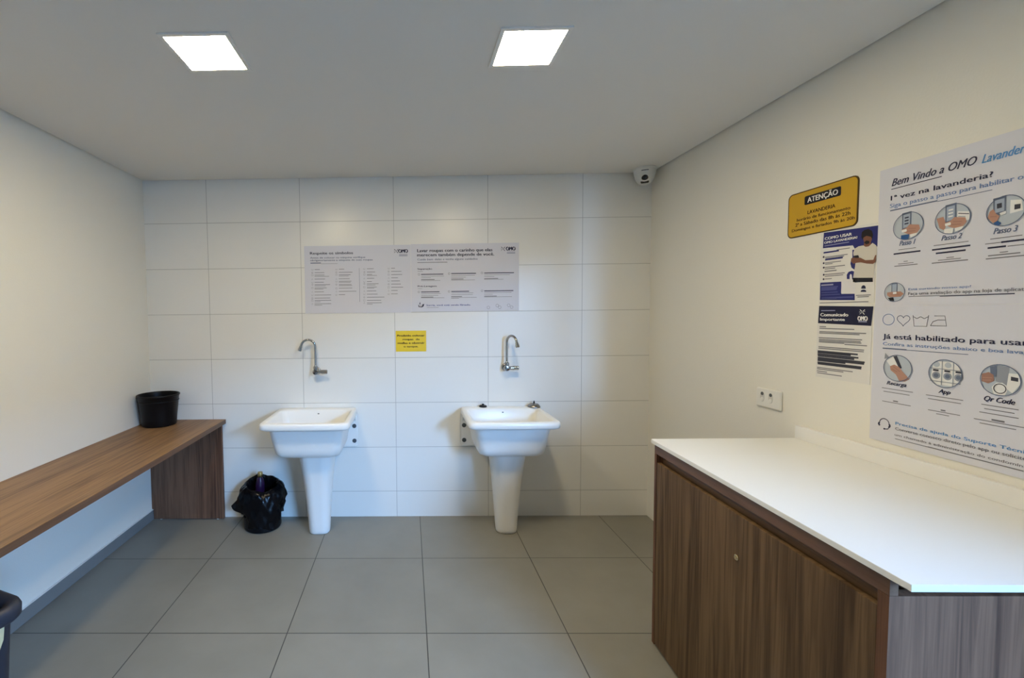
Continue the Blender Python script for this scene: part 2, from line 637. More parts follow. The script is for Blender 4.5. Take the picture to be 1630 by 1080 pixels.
            P([(-.48, -.55), (-.22, -.57), (-.2, -.25), (-.46, -.22)], 'ink', 6)
            P([(-.95, .3), (-.85, -.1), (-.65, -.25), (-.5, .1), (-.3, .3), (-.4, .6), (-.62, .72)], 'hand', 6)
            S([(-.8, .25), (-.45, .3)], 'brick', 7)
            P([(-.62, .72), (-.4, .6), (-.2, .78), (-.3, .95), (-.5, .87)], 'deepblue', 7)
            P([(-.3, .1), (.02, .02), (.05, .2), (-.25, .28)], 'white', 7)
        elif n == 3:
            P([(-.35, -.95), (.25, -.97), (.25, .1), (-.33, .12)], 'phone', 4)
            P([(-.27, -.85), (.17, -.87), (.17, 0), (-.25, .02)], 'phone_light', 5)
            P([(-.75, .0), (-.2, -.05), (.6, -.05), (.9, .2), (.6, .5), (-.5, .5), (-.75, .3)], 'hand', 6)
            S([(-.4, .22), (.5, .25)], 'brick', 7)
            P([(-.15, .0), (.2, -.02), (.2, .18), (-.15, .2)], 'white', 7)
            P([(-.65, .6), (-.1, .55), (.0, .92), (-.4, .9)], 'black', 7)
        elif n == 4:
            P([(-.85, -.5), (-.2, -.98), (.25, .1), (-.2, .35)], 'white', 3)
            P([(-.35, -.88), (-.1, -.95), (.3, -.05), (.12, .05)], 'ink', 4)
            P([(-.95, -1.1), (-.6, -.75), (-1.0, -.62)], 'midgray', 4)
            P([(-.55, -.1), (-.25, -.25), (.1, -.1), (.4, .25), (.85, .72), (.55, .95), (.15, .97), (-.1, .5), (-.5, .2)], 'hand', 5)
            S([(-.4, .1), (.0, .3)], 'brick', 7)
            S([(-.3, -.1), (.2, .25)], 'brick', 7)
        elif n == 5:
            P([(-.8, -.5), (-.45, -.85), (.55, -.85), (.9, -.4), (.95, .45), (.5, .85), (-.5, .85), (-.9, .4)], 'white', 2)
            for row, yy in enumerate((-.62, .18)):
                for cx in (-.55, .15, .8):
                    if row == 0 and cx > .5:
                        continue
                    self.disc(g, u + cx * r, v + yy * r, r * (.2 if row == 0 else .26), 'midgray' if row else 'palegray', 4, 20)
                    if row:
                        self.disc(g, u + cx * r, v + yy * r, r * .15, 'phone', 5, 18)
            for yy in (-.32, .6):
                S([(-.95, yy), (.95, yy + .02)], 'midgray', 6, .05)
            for xx in (-.2, .48):
                S([(xx, -.9), (xx, .85)], 'midgray', 6, .04)
            for xx in (-.75, -.05, .62):
                P([(xx, -.26), (xx + .35, -.25), (xx + .35, -.12), (xx, -.13)], 'ink', 6)
        elif n == 6:
            P([(-.2, -.95), (.4, -.9), (.35, .3), (-.25, .1)], 'midgray', 2)
            P([(.38, -.5), (.85, -.5), (.97, .1), (.6, .75), (.3, .5)], 'white', 3)
            P([(.5, -.3), (.85, -.25), (.85, -.02), (.5, -.05)], 'ink', 4)
            P([(-.55, -.8), (-.22, -.9), (-.2, -.2), (-.5, -.15)], 'phone', 4)
            P([(-.95, -.3), (-.6, -.45), (-.35, -.3), (-.3, .1), (-.6, .3), (-.95, .2)], 'brick', 5)
            S([(-.9, -.05), (-.4, -.1)], 'hand', 6)
            S([(-.9, .12), (-.45, .06)], 'hand', 6)
            P([(-.3, .95), (-.42, .5), (-.2, .2), (.1, .15), (.3, .3), (.35, .65), (.25, .95)], 'white', 4)
            self.ring(g, u + .0 * r, v + .55 * r, r * .3, r * .05, 'ink', 6, 24)

    def build(self):
        for g, b in self.g.items():
            b.build(g, None, self.root)

# ------------------------------------------------------------------ what is printed on each board (metres from its top-left corner)
PRINTS = {
 'symbols': [
  ('t', 'heading_text', 'Respeite os símbolos', 0.042, 0.0595, 0.302, 0.018, 'navy', 0.012, 0),
  ('t', 'subheading_text', 'Antes de colocar na máquina verifique', 0.042, 0.088, 0.388, 0.012, 'grayblue', 0.006, 0),
  ('t', 'subheading_text', 'obrigatoriamente a etiqueta de suas roupas', 0.042, 0.106, 0.44, 0.012, 'grayblue', 0.006, 0),
  ('r', 'subheading_text', 0.043, 0.1165, 0.117, 0.1225, 'grayblue', 2),
  ('r', 'subheading_text', 0.117, 0.1235, 0.235, 0.1255, 'gray', 2),
  ('t', 'logo', 'OMO', 0.664, 0.0555, 0.065, 0.025, 'navy', 0.04, 0),
  ('r', 'logo', 0.668, 0.065, 0.727, 0.068, 'grayblue', 2),
  ('r', 'logo', 0.668, 0.0735, 0.727, 0.0775, 'grayblue', 2),
  ('s', 'logo', 0.648, 0.043, 0.019, 'navy'),
  ('r', 'body_text', 0.071, 0.1629, 0.108, 0.1661, 'gray', 2),
  ('i', 'care_symbols', 0.056, 0.165, 0.0055, 'gray', 0),
  ('r', 'body_text', 0.071, 0.1849, 0.14, 0.1881, 'gray', 2),
  ('i', 'care_symbols', 0.055, 0.187, 0.0055, 'gray', 1),
  ('r', 'body_text', 0.07, 0.2019, 0.14, 0.2051, 'gray', 2),
  ('r', 'body_text', 0.07, 0.2117, 0.173, 0.2143, 'gray', 2),
  ('i', 'care_symbols', 0.055, 0.204, 0.0055, 'gray', 2),
  ('r', 'body_text', 0.07, 0.2304, 0.144, 0.2336, 'gray', 2),
  ('i', 'care_symbols', 0.054, 0.232, 0.0055, 'gray', 3),
  ('r', 'body_text', 0.069, 0.2529, 0.135, 0.2561, 'gray', 2),
  ('i', 'care_symbols', 0.054, 0.255, 0.0055, 'gray', 0),
  ('r', 'body_text', 0.069, 0.2694, 0.179, 0.2726, 'gray', 2),
  ('r', 'body_text', 0.069, 0.2782, 0.148, 0.2808, 'gray', 2),
  ('i', 'care_symbols', 0.054, 0.271, 0.0055, 'gray', 1),
  ('r', 'body_text', 0.069, 0.2929, 0.154, 0.2961, 'gray', 2),
  ('r', 'body_text', 0.068, 0.3012, 0.131, 0.3038, 'gray', 2),
  ('i', 'care_symbols', 0.053, 0.294, 0.0055, 'gray', 2),
  ('r', 'body_text', 0.068, 0.3199, 0.134, 0.3231, 'gray', 2),
  ('i', 'care_symbols', 0.052, 0.321, 0.0055, 'gray', 3),
  ('r', 'body_text', 0.068, 0.3424, 0.185, 0.3456, 'gray', 2),
  ('i', 'care_symbols', 0.052, 0.344, 0.0055, 'gray', 0),
  ('r', 'body_text', 0.067, 0.3644, 0.178, 0.3676, 'gray', 2),
  ('i', 'care_symbols', 0.052, 0.366, 0.0055, 'gray', 1),
  ('r', 'body_text', 0.067, 0.3804, 0.184, 0.3836, 'gray', 2),
  ('r', 'body_text', 0.067, 0.3907, 0.109, 0.3933, 'gray', 2),
  ('i', 'care_symbols', 0.051, 0.382, 0.0055, 'gray', 2),
  ('r', 'body_text', 0.066, 0.4044, 0.184, 0.4076, 'gray', 2),
  ('r', 'body_text', 0.066, 0.4142, 0.121, 0.4168, 'gray', 2),
  ('i', 'care_symbols', 0.051, 0.406, 0.0055, 'gray', 3),
  ('r', 'body_text', 0.243, 0.1629, 0.28, 0.1661, 'gray', 2),
  ('i', 'care_symbols', 0.225, 0.165, 0.0055, 'gray', 0),
  ('r', 'body_text', 0.242, 0.1849, 0.339, 0.1881, 'gray', 2),
  ('i', 'care_symbols', 0.225, 0.186, 0.0055, 'gray', 1),
  ('r', 'body_text', 0.242, 0.2019, 0.325, 0.2051, 'gray', 2),
  ('r', 'body_text', 0.242, 0.2112, 0.311, 0.2138, 'gray', 2),
  ('i', 'care_symbols', 0.225, 0.203, 0.0055, 'gray', 2),
  ('r', 'body_text', 0.241, 0.2299, 0.318, 0.2331, 'gray', 2),
  ('i', 'care_symbols', 0.224, 0.232, 0.0055, 'gray', 3),
  ('r', 'body_text', 0.241, 0.2479, 0.33, 0.2511, 'gray', 2),
  ('r', 'body_text', 0.241, 0.2562, 0.324, 0.2588, 'gray', 2),
  ('i', 'care_symbols', 0.224, 0.25, 0.0055, 'gray', 0),
  ('r', 'body_text', 0.241, 0.2709, 0.33, 0.2741, 'gray', 2),
  ('r', 'body_text', 0.241, 0.2787, 0.335, 0.2813, 'gray', 2),
  ('i', 'care_symbols', 0.223, 0.272, 0.0055, 'gray', 1),
  ('r', 'body_text', 0.24, 0.2959, 0.335, 0.2991, 'gray', 2),
  ('i', 'care_symbols', 0.223, 0.298, 0.0055, 'gray', 2),
  ('r', 'body_text', 0.24, 0.3184, 0.364, 0.3216, 'gray', 2),
  ('i', 'care_symbols', 0.223, 0.32, 0.0055, 'gray', 3),
  ('r', 'body_text', 0.239, 0.3414, 0.284, 0.3446, 'gray', 2),
  ('i', 'care_symbols', 0.222, 0.343, 0.0055, 'gray', 0),
  ('r', 'body_text', 0.441, 0.1619, 0.488, 0.1651, 'gray', 2),
  ('i', 'care_symbols', 0.422, 0.164, 0.0055, 'gray', 0),
  ('r', 'body_text', 0.44, 0.1849, 0.498, 0.1881, 'gray', 2),
  ('i', 'care_symbols', 0.422, 0.187, 0.0055, 'gray', 1),
  ('r', 'body_text', 0.44, 0.2019, 0.477, 0.2051, 'gray', 2),
  ('r', 'body_text', 0.44, 0.2102, 0.511, 0.2128, 'gray', 2),
  ('i', 'care_symbols', 0.422, 0.204, 0.0055, 'gray', 2),
  ('r', 'body_text', 0.44, 0.2289, 0.491, 0.2321, 'gray', 2),
  ('i', 'care_symbols', 0.421, 0.231, 0.0055, 'gray', 3),
  ('r', 'body_text', 0.439, 0.2519, 0.474, 0.2551, 'gray', 2),
  ('i', 'care_symbols', 0.421, 0.254, 0.0055, 'gray', 0),
  ('r', 'body_text', 0.439, 0.2674, 0.521, 0.2706, 'gray', 2),
  ('r', 'body_text', 0.439, 0.2772, 0.499, 0.2798, 'gray', 2),
  ('i', 'care_symbols', 0.421, 0.269, 0.0055, 'gray', 1),
  ('r', 'body_text', 0.439, 0.2909, 0.508, 0.2941, 'gray', 2),
  ('r', 'body_text', 0.439, 0.2992, 0.49, 0.3018, 'gray', 2),
  ('i', 'care_symbols', 0.42, 0.293, 0.0055, 'gray', 2),
  ('r', 'body_text', 0.438, 0.3179, 0.504, 0.3211, 'gray', 2),
  ('i', 'care_symbols', 0.42, 0.32, 0.0055, 'gray', 3),
  ('r', 'body_text', 0.438, 0.3409, 0.513, 0.3441, 'gray', 2),
  ('i', 'care_symbols', 0.42, 0.342, 0.0055, 'gray', 0),
  ('r', 'body_text', 0.438, 0.3619, 0.561, 0.3651, 'gray', 2),
  ('i', 'care_symbols', 0.419, 0.364, 0.0055, 'gray', 1),
  ('r', 'body_text', 0.437, 0.3844, 0.538, 0.3876, 'gray', 2),
  ('i', 'care_symbols', 0.419, 0.386, 0.0055, 'gray', 2),
  ('r', 'body_text', 0.437, 0.4014, 0.541, 0.4046, 'gray', 2),
  ('r', 'body_text', 0.437, 0.4117, 0.477, 0.4143, 'gray', 2),
  ('i', 'care_symbols', 0.419, 0.403, 0.0055, 'gray', 3),
  ('r', 'body_text', 0.611, 0.1604, 0.638, 0.1636, 'gray', 2),
  ('i', 'care_symbols', 0.594, 0.163, 0.0055, 'gray', 0),
  ('r', 'body_text', 0.611, 0.1829, 0.683, 0.1861, 'gray', 2),
  ('i', 'care_symbols', 0.593, 0.185, 0.0055, 'gray', 1),
  ('r', 'body_text', 0.611, 0.2049, 0.688, 0.2081, 'gray', 2),
  ('i', 'care_symbols', 0.593, 0.206, 0.0055, 'gray', 2),
  ('r', 'body_text', 0.611, 0.2279, 0.658, 0.2311, 'gray', 2),
  ('i', 'care_symbols', 0.593, 0.23, 0.0055, 'gray', 3),
  ('r', 'body_text', 0.61, 0.2499, 0.672, 0.2531, 'gray', 2),
  ('i', 'care_symbols', 0.593, 0.251, 0.0055, 'gray', 0),
  ('r', 'body_text', 0.61, 0.2719, 0.678, 0.2751, 'gray', 2),
  ('i', 'care_symbols', 0.592, 0.274, 0.0055, 'gray', 1),
  ('r', 'body_text', 0.61, 0.2939, 0.694, 0.2971, 'gray', 2),
  ('i', 'care_symbols', 0.592, 0.296, 0.0055, 'gray', 2),
  ('r', 'body_text', 0.61, 0.3169, 0.655, 0.3201, 'gray', 2),
  ('i', 'care_symbols', 0.592, 0.319, 0.0055, 'gray', 3),
  ('r', 'body_text', 0.609, 0.3399, 0.655, 0.3431, 'gray', 2),
  ('i', 'care_symbols', 0.591, 0.342, 0.0055, 'gray', 0),
  ('r', 'divider_line', 0.386, 0.158, 0.388, 0.395, 'grayblue', 2),
 ],
 'care': [
  ('t', 'heading_text', 'Lavar roupas com o carinho que elas', 0.0445, 0.0565, 0.524, 0.021, 'navy', 0.012, 0),
  ('t', 'heading_text', 'merecem também depende de você.', 0.0435, 0.0865, 0.537, 0.021, 'navy', 0.012, 0),
  ('t', 'subheading_text', 'Cuide bem delas e tenha alguns cuidados', 0.0445, 0.114, 0.421, 0.013, 'grayblue', 0.004, 0.15),
  ('r', 'subheading_text', 0.0445, 0.127, 0.2545, 0.131, 'gray', 2),
  ('t', 'section_title', 'Separação', 0.0445, 0.179, 0.102, 0.011, 'navy', 0.012, 0),
  ('r', 'section_title', 0.0445, 0.19, 0.0815, 0.192, 'gray', 2),
  ('t', 'section_title', 'Pré-Lavagem', 0.0455, 0.3, 0.132, 0.011, 'navy', 0.012, 0),
  ('r', 'section_title', 0.0455, 0.311, 0.0765, 0.313, 'gray', 2),
  ('t', 'logo', 'OMO', 0.6645, 0.0535, 0.064, 0.026, 'navy', 0.04, 0),
  ('r', 'logo', 0.6695, 0.063, 0.7275, 0.066, 'grayblue', 2),
  ('r', 'logo', 0.6695, 0.0715, 0.7275, 0.0745, 'grayblue', 2),
  ('s', 'logo', 0.6435, 0.041, 0.019, 'navy'),
  ('r', 'body_text', 0.0695, 0.2092, 0.2255, 0.2147, 'navy', 2),
  ('r', 'body_text', 0.0695, 0.2244, 0.2295, 0.2266, 'gray', 2),
  ('r', 'body_text', 0.0695, 0.2354, 0.1375, 0.2376, 'gray', 2),
  ('r', 'body_text', 0.0695, 0.2467, 0.1635, 0.2512, 'gray', 2),
  ('r', 'body_text', 0.0695, 0.2549, 0.2035, 0.2571, 'gray', 2),
  ('i', 'bullet_icons', 0.0545, 0.212, 0.007, 'gray', 1),
  ('r', 'body_text', 0.2805, 0.2062, 0.4545, 0.2117, 'navy', 2),
  ('r', 'body_text', 0.2805, 0.2209, 0.4465, 0.2231, 'gray', 2),
  ('r', 'body_text', 0.2805, 0.2334, 0.3835, 0.2356, 'gray', 2),
  ('r', 'body_text', 0.2805, 0.2457, 0.3665, 0.2502, 'gray', 2),
  ('r', 'body_text', 0.2805, 0.2539, 0.4465, 0.2561, 'gray', 2),
  ('i', 'bullet_icons', 0.2655, 0.209, 0.007, 'gray', 1),
  ('r', 'body_text', 0.5115, 0.2052, 0.7195, 0.2107, 'navy', 2),
  ('r', 'body_text', 0.5115, 0.2199, 0.6905, 0.2221, 'gray', 2),
  ('r', 'body_text', 0.5115, 0.2314, 0.5825, 0.2336, 'gray', 2),
  ('r', 'body_text', 0.5115, 0.2447, 0.6085, 0.2492, 'gray', 2),
  ('r', 'body_text', 0.5115, 0.2519, 0.6455, 0.2541, 'gray', 2),
  ('i', 'bullet_icons', 0.4955, 0.207, 0.007, 'gray', 1),
  ('r', 'body_text', 0.0685, 0.3323, 0.1975, 0.3377, 'navy', 2),
  ('r', 'body_text', 0.0685, 0.3459, 0.2055, 0.3481, 'gray', 2),
  ('r', 'body_text', 0.0685, 0.3589, 0.1885, 0.3611, 'gray', 2),
  ('r', 'body_text', 0.0685, 0.3693, 0.1545, 0.3737, 'gray', 2),
  ('r', 'body_text', 0.0685, 0.3759, 0.2315, 0.3781, 'gray', 2),
  ('i', 'bullet_icons', 0.0525, 0.335, 0.007, 'gray', 1),
  ('r', 'body_text', 0.2805, 0.3313, 0.4055, 0.3367, 'navy', 2),
  ('r', 'body_text', 0.2805, 0.3439, 0.4345, 0.3461, 'gray', 2),
  ('r', 'body_text', 0.2805, 0.3559, 0.4315, 0.3581, 'gray', 2),
  ('r', 'body_text', 0.2795, 0.3683, 0.3555, 0.3727, 'gray', 2),
  ('r', 'body_text', 0.2795, 0.3759, 0.4585, 0.3781, 'gray', 2),
  ('r', 'body_text', 0.2795, 0.3814, 0.3345, 0.3836, 'gray', 2),
  ('i', 'bullet_icons', 0.2645, 0.334, 0.007, 'gray', 1),
  ('r', 'body_text', 0.5115, 0.3303, 0.7155, 0.3357, 'navy', 2),
  ('r', 'body_text', 0.5115, 0.3439, 0.7025, 0.3461, 'gray', 2),
  ('r', 'body_text', 0.5115, 0.3564, 0.5715, 0.3586, 'gray', 2),
  ('r', 'body_text', 0.5115, 0.3683, 0.5985, 0.3727, 'gray', 2),
  ('r', 'body_text', 0.5115, 0.3744, 0.7055, 0.3766, 'gray', 2),
  ('i', 'bullet_icons', 0.4955, 0.332, 0.007, 'gray', 1),
  ('p', 'hand_wash_icon', [(0.0465, 0.421), (0.0525, 0.43), (0.0735, 0.429), (0.0805, 0.421), (0.0905, 0.419), (0.0845, 0.437), (0.0735, 0.443), (0.0505, 0.441)], 'navy', 1),
  ('p', 'hand_wash_icon', [(0.0585, 0.406), (0.0615, 0.406), (0.0615, 0.416), (0.0655, 0.416), (0.0595, 0.424), (0.0535, 0.416), (0.0575, 0.416)], 'navy', 1),
  ('p', 'hand_wash_icon', [(0.0545, 0.432), (0.0705, 0.431), (0.0775, 0.427), (0.0735, 0.436), (0.0545, 0.437)], 'paper', 2),
  ('t', 'footer_text', 'Sorria, você está sendo filmado.', 0.1055, 0.434, 0.311, 0.011, 'blue', 0.01, 0),
  ('r', 'footer_text', 0.1075, 0.444, 0.1905, 0.446, 'gray', 2),
  ('c', 'corner_icons', 0.54, 0.4495, 0.0095, 0.0016, 'gray', None),
  ('c', 'corner_icons', 0.6195, 0.4485, 0.01, 0.0016, 'gray', None),
  ('c', 'corner_icons', 0.6025, 0.4365, 0.01, 0.0016, 'gray', None),
  ('c', 'corner_icons', 0.6825, 0.4355, 0.01, 0.0016, 'gray', None),
  ('c', 'corner_icons', 0.703, 0.4485, 0.0095, 0.0016, 'gray', None),
 ],
 'forbid': [
  ('t', 'lettering', 'Proibido colocar', 0.011, 0.0405, 0.193, 0.013, 'brown', 0.02, 0),
  ('t', 'lettering', 'roupas  de', 0.049, 0.067, 0.119, 0.013, 'brown', 0.02, 0),
  ('t', 'lettering', 'molho e obstruir', 0.014, 0.0935, 0.189, 0.014, 'brown', 0.02, 0),
  ('t', 'lettering', 'o tanque.', 0.056, 0.118, 0.102, 0.012, 'brown', 0.02, 0),
 ],
 'attention': [
  ('p', 'header_plate', [(0.086, 0.023), (0.244, 0.026), (0.245, 0.062), (0.087, 0.06)], 'black', 1),
  ('t', 'header_lettering', 'ATENÇÃO', 0.098, 0.053, 0.135, 0.021, 'white', 0.012, 0),
  ('t', 'lettering', 'LAVANDERIA', 0.1, 0.102, 0.124, 0.015, 'brown', 0.008, 0),
  ('t', 'lettering', 'horário de funcionamento', 0.048, 0.123, 0.238, 0.013, 'brown', 0.008, 0),
  ('t', 'lettering', '2ª a Sábado das 8h às 22h', 0.041, 0.1435, 0.246, 0.014, 'brown', 0.008, 0),
  ('t', 'lettering', 'Domingos e feriados 9h às 20h', 0.024, 0.164, 0.281, 0.012, 'brown', 0.008, 0),
 ],
 'howto': [
  ('p', 'header_band', [(0.0125, 0.0005), (0.2305, 0.0125), (0.2275, 0.0875), (0.1845, 0.0775), (0.1435, 0.0835), (0.1355, 0.0695), (0.0105, 0.0625)], 'indigo', 1),
  ('t', 'heading_text', 'COMO USAR', 0.0185, 0.031, 0.112, 0.011, 'white', 0.03, 0),
  ('t', 'heading_text', 'OMO LAVANDERIA!', 0.0165, 0.046, 0.135, 0.009, 'white', 0.03, 0),
  ('r', 'heading_text', 0.0175, 0.053, 0.1205, 0.056, 'lilac', 2),
  ('r', 'body_text', 0.0705, 0.076, 0.1245, 0.079, 'gray', 2),
  ('r', 'body_text', 0.0145, 0.0785, 0.0805, 0.0845, 'indigo', 2),
  ('r', 'body_text', 0.0205, 0.099, 0.1165, 0.102, 'gray', 2),
  ('d', 'body_text', 0.0155, 0.0985, 0.004, 'navy'),
  ('r', 'body_text', 0.0215, 0.122, 0.0905, 0.125, 'gray', 2),
  ('d', 'body_text', 0.0165, 0.1235, 0.004, 'navy'),
  ('r', 'body_text', 0.0225, 0.14, 0.1075, 0.143, 'gray', 2),
  ('d', 'body_text', 0.0175, 0.1415, 0.004, 'navy'),
  ('r', 'body_text', 0.0235, 0.169, 0.1075, 0.172, 'gray', 2),
  ('d', 'body_text', 0.0185, 0.1705, 0.004, 'navy'),
  ('r', 'body_text', 0.0245, 0.187, 0.0545, 0.19, 'gray', 2),
  ('d', 'body_text', 0.0185, 0.1885, 0.004, 'navy'),
  ('r', 'body_text', 0.0235, 0.104, 0.1025, 0.107, 'gray', 2),
  ('r', 'body_text', 0.0225, 0.1075, 0.0975, 0.1135, 'indigo', 2),
  ('r', 'body_text', 0.0235, 0.1275, 0.0555, 0.1305, 'gray', 2),
  ('r', 'body_text', 0.0225, 0.1465, 0.0675, 0.1495, 'gray', 2),
  ('r', 'body_text', 0.0215, 0.1555, 0.0735, 0.1595, 'gray', 2),
  ('r', 'body_text', 0.0235, 0.176, 0.1015, 0.179, 'gray', 2),
  ('p', 'letter_shapes', [(0.1345, 0.0865), (0.1555, 0.0865), (0.1585, 0.1615), (0.1465, 0.1635), (0.1335, 0.1535), (0.1285, 0.1375), (0.1305, 0.1235), (0.1355, 0.1145)], 'indigo', 1),
  ('p', 'letter_shapes', [(0.1165, 0.1955), (0.1155, 0.1785), (0.1225, 0.1685), (0.1345, 0.1655), (0.1465, 0.1695), (0.1475, 0.1985), (0.1375, 0.1985), (0.1355, 0.1805), (0.1305, 0.1765), (0.1275, 0.1815), (0.1275, 0.1965)], 'indigo', 1),
  ('p', 'footer_band', [(0.0035, 0.2015), (0.0945, 0.2035), (0.0965, 0.2515), (0.1495, 0.2535), (0.1505, 0.2775), (0.0045, 0.2725)], 'indigo', 1),
  ('r', 'footer_text', 0.0085, 0.2095, 0.0615, 0.2155, 'lilac', 2),
  ('r', 'footer_text', 0.0095, 0.2195, 0.0815, 0.2245, 'bluemid', 2),
  ('r', 'footer_text', 0.0095, 0.225, 0.0775, 0.23, 'bluemid', 2),
  ('r', 'footer_text', 0.0095, 0.23, 0.0765, 0.235, 'bluemid', 2),
  ('r', 'footer_text', 0.0105, 0.241, 0.0815, 0.245, 'bluemid', 2),
  ('r', 'footer_text', 0.0105, 0.2505, 0.0905, 0.2545, 'bluemid', 2),
  ('r', 'footer_text', 0.0115, 0.262, 0.1445, 0.268, 'bluemid', 2),
  ('r', 'footer_text', 0.0115, 0.2665, 0.0775, 0.2705, 'bluemid', 2),
  ('p', 'code_box', [(0.0955, 0.2005), (0.1505, 0.1995), (0.1515, 0.2505), (0.0955, 0.2485)], 'paper', 2),
  ('p', 'contact_icon', [(0.1735, 0.2355), (0.1745, 0.2275), (0.1795, 0.2235), (0.1845, 0.2235), (0.1895, 0.2285), (0.1905, 0.2365)], 'navy', 1),
  ('p', 'contact_icon', [(0.1715, 0.2475), (0.1735, 0.2415), (0.1805, 0.2395), (0.1875, 0.2405), (0.1925, 0.2445), (0.1925, 0.2485)], 'navy', 1),
  ('r', 'contact_icon', 0.1545, 0.2585, 0.2105, 0.2615, 'gray', 2),
  ('r', 'contact_icon', 0.1605, 0.2645, 0.2035, 0.2675, 'gray', 2),
  ('r', 'contact_icon', 0.0045, 0.283, 0.2025, 0.286, 'gray', 2),
  ('p', 'printed_person', [(0.1405, 0.1935), (0.1475, 0.1905), (0.2145, 0.1965), (0.2155, 0.2135), (0.1405, 0.2095)], 'black', 2),
  ('p', 'printed_person', [(0.1435, 0.0835), (0.1585, 0.0765), (0.1815, 0.0755), (0.1965, 0.0825), (0.2095, 0.0715), (0.2235, 0.0835), (0.2265, 0.1145), (0.2195, 0.1425), (0.2175, 0.1985), (0.1415, 0.1925), (0.1475, 0.1515), (0.1495, 0.1285), (0.1405, 0.1095), (0.1385, 0.0985)], 'shirt', 3),
  ('p', 'printed_person', [(0.1805, 0.0555), (0.2025, 0.0625), (0.2045, 0.0755), (0.1965, 0.0825), (0.1845, 0.0825), (0.1775, 0.0765)], 'skin', 4),
  ('p', 'printed_person', [(0.1745, 0.0445), (0.1835, 0.0405), (0.2035, 0.0455), (0.2075, 0.0555), (0.2055, 0.0655), (0.1975, 0.0735), (0.1875, 0.0715), (0.1785, 0.0645)], 'skin', 5),
  ('p', 'printed_person', [(0.1685, 0.0435), (0.1695, 0.0265), (0.1795, 0.0195), (0.1935, 0.0185), (0.2065, 0.0275), (0.2105, 0.0425), (0.2085, 0.0575), (0.2035, 0.0485), (0.1875, 0.0425), (0.1775, 0.0465), (0.1725, 0.0545)], 'hair', 6),
  ('p', 'printed_person', [(0.1795, 0.0645), (0.1885, 0.0595), (0.1985, 0.0635), (0.1985, 0.0715), (0.1885, 0.0735), (0.1825, 0.0695)], 'hair', 6),
  ('p', 'printed_person', [(0.1325, 0.1185), (0.1445, 0.1155), (0.1685, 0.1205), (0.1865, 0.1315), (0.2155, 0.1335), (0.2215, 0.1175), (0.2255, 0.1175), (0.2235, 0.1425), (0.2145, 0.1485), (0.1925, 0.1445), (0.1695, 0.1375), (0.1545, 0.1375), (0.1415, 0.1395), (0.1315, 0.1295)], 'skin', 6),
  ('p', 'printed_person', [(0.1425, 0.1095), (0.1595, 0.1095), (0.1635, 0.1185), (0.1565, 0.1195), (0.1445, 0.1175)], 'black', 7),
 ],
 'notice': [
  ('p', 'header_band', [(0.0065, 0.0015), (0.2245, 0.0075), (0.2195, 0.0785), (0.0035, 0.0725)], 'darknavy', 1),
  ('t', 'heading_text', 'Comunicado', 0.0145, 0.044, 0.117, 0.013, 'white', 0.03, 0),
  ('t', 'heading_text', 'Importante', 0.0135, 0.0615, 0.105, 0.011, 'white', 0.03, 0),
  ('r', 'heading_text', 0.0165, 0.0195, 0.0775, 0.0225, 'lilac', 2),
  ('t', 'logo', 'OMO', 0.1695, 0.06, 0.036, 0.017, 'white', 0.05, 0),
  ('r', 'logo', 0.1715, 0.0615, 0.2035, 0.0655, 'lilac', 2),
  ('s', 'logo', 0.1855, 0.0275, 0.0125, 'white'),
  ('r', 'body_text', 0.0115, 0.0847, 0.0405, 0.0882, 'gray', 2),
  ('r', 'body_text', 0.0115, 0.0917, 0.1575, 0.0953, 'gray', 2),
  ('r', 'body_text', 0.0115, 0.1052, 0.2025, 0.1087, 'gray', 2),
  ('r', 'body_text', 0.0105, 0.1108, 0.1785, 0.1143, 'gray', 2),
  ('r', 'body_text', 0.0095, 0.1298, 0.1885, 0.1333, 'gray', 2),
  ('r', 'body_text', 0.0105, 0.1368, 0.1835, 0.1403, 'gray', 2),
  ('r', 'body_text', 0.0105, 0.1422, 0.1865, 0.1457, 'gray', 2),
  ('r', 'body_text', 0.0105, 0.1472, 0.1195, 0.1507, 'gray', 2),
  ('r', 'body_text', 0.1205, 0.1507, 0.2075, 0.1542, 'gray', 2),
  ('r', 'body_text', 0.0095, 0.1673, 0.1975, 0.1708, 'gray', 2),
  ('r', 'body_text', 0.0095, 0.1737, 0.1965, 0.1772, 'gray', 2),
  ('r', 'body_text', 0.0065, 0.2533, 0.1575, 0.2567, 'gray', 2),
  ('r', 'body_text', 0.0065, 0.2593, 0.1205, 0.2627, 'gray', 2),
  ('r', 'body_text', 0.0055, 0.2683, 0.0515, 0.2717, 'gray', 2),
  ('r', 'body_text', 0.0075, 0.2758, 0.1145, 0.2792, 'gray', 2),
  ('r', 'bold_text', 0.0065, 0.1844, 0.1745, 0.1906, 'ink', 2),
  ('r', 'bold_text', 0.0065, 0.1899, 0.1475, 0.1961, 'ink', 2),
  ('r', 'bold_text', 0.0065, 0.1969, 0.1775, 0.2031, 'ink', 2),
  ('r', 'bold_text', 0.0075, 0.2033, 0.1615, 0.2097, 'ink', 2),
  ('r', 'bold_text', 0.0075, 0.2113, 0.2015, 0.2177, 'ink', 2),
  ('r', 'bold_text', 0.0075, 0.2173, 0.1995, 0.2237, 'ink', 2),
  ('r', 'bold_text', 0.0075, 0.2223, 0.1275, 0.2287, 'ink', 2),
  ('r', 'bold_text', 0.0075, 0.2308, 0.1905, 0.2371, 'ink', 2),
  ('r', 'bold_text', 0.0085, 0.2364, 0.1895, 0.2426, 'ink', 2),
 ],
 'welcome': [
  ('t', 'script_heading', 'Bem Vindo a OMO', 0.0415, 0.0655, 0.237, 0.025, 'navy', 0.0, 0.35),
  ('t', 'script_heading', 'Lavanderia', 0.2905, 0.068, 0.108, 0.025, 'skyblue', 0.0, 0.35),
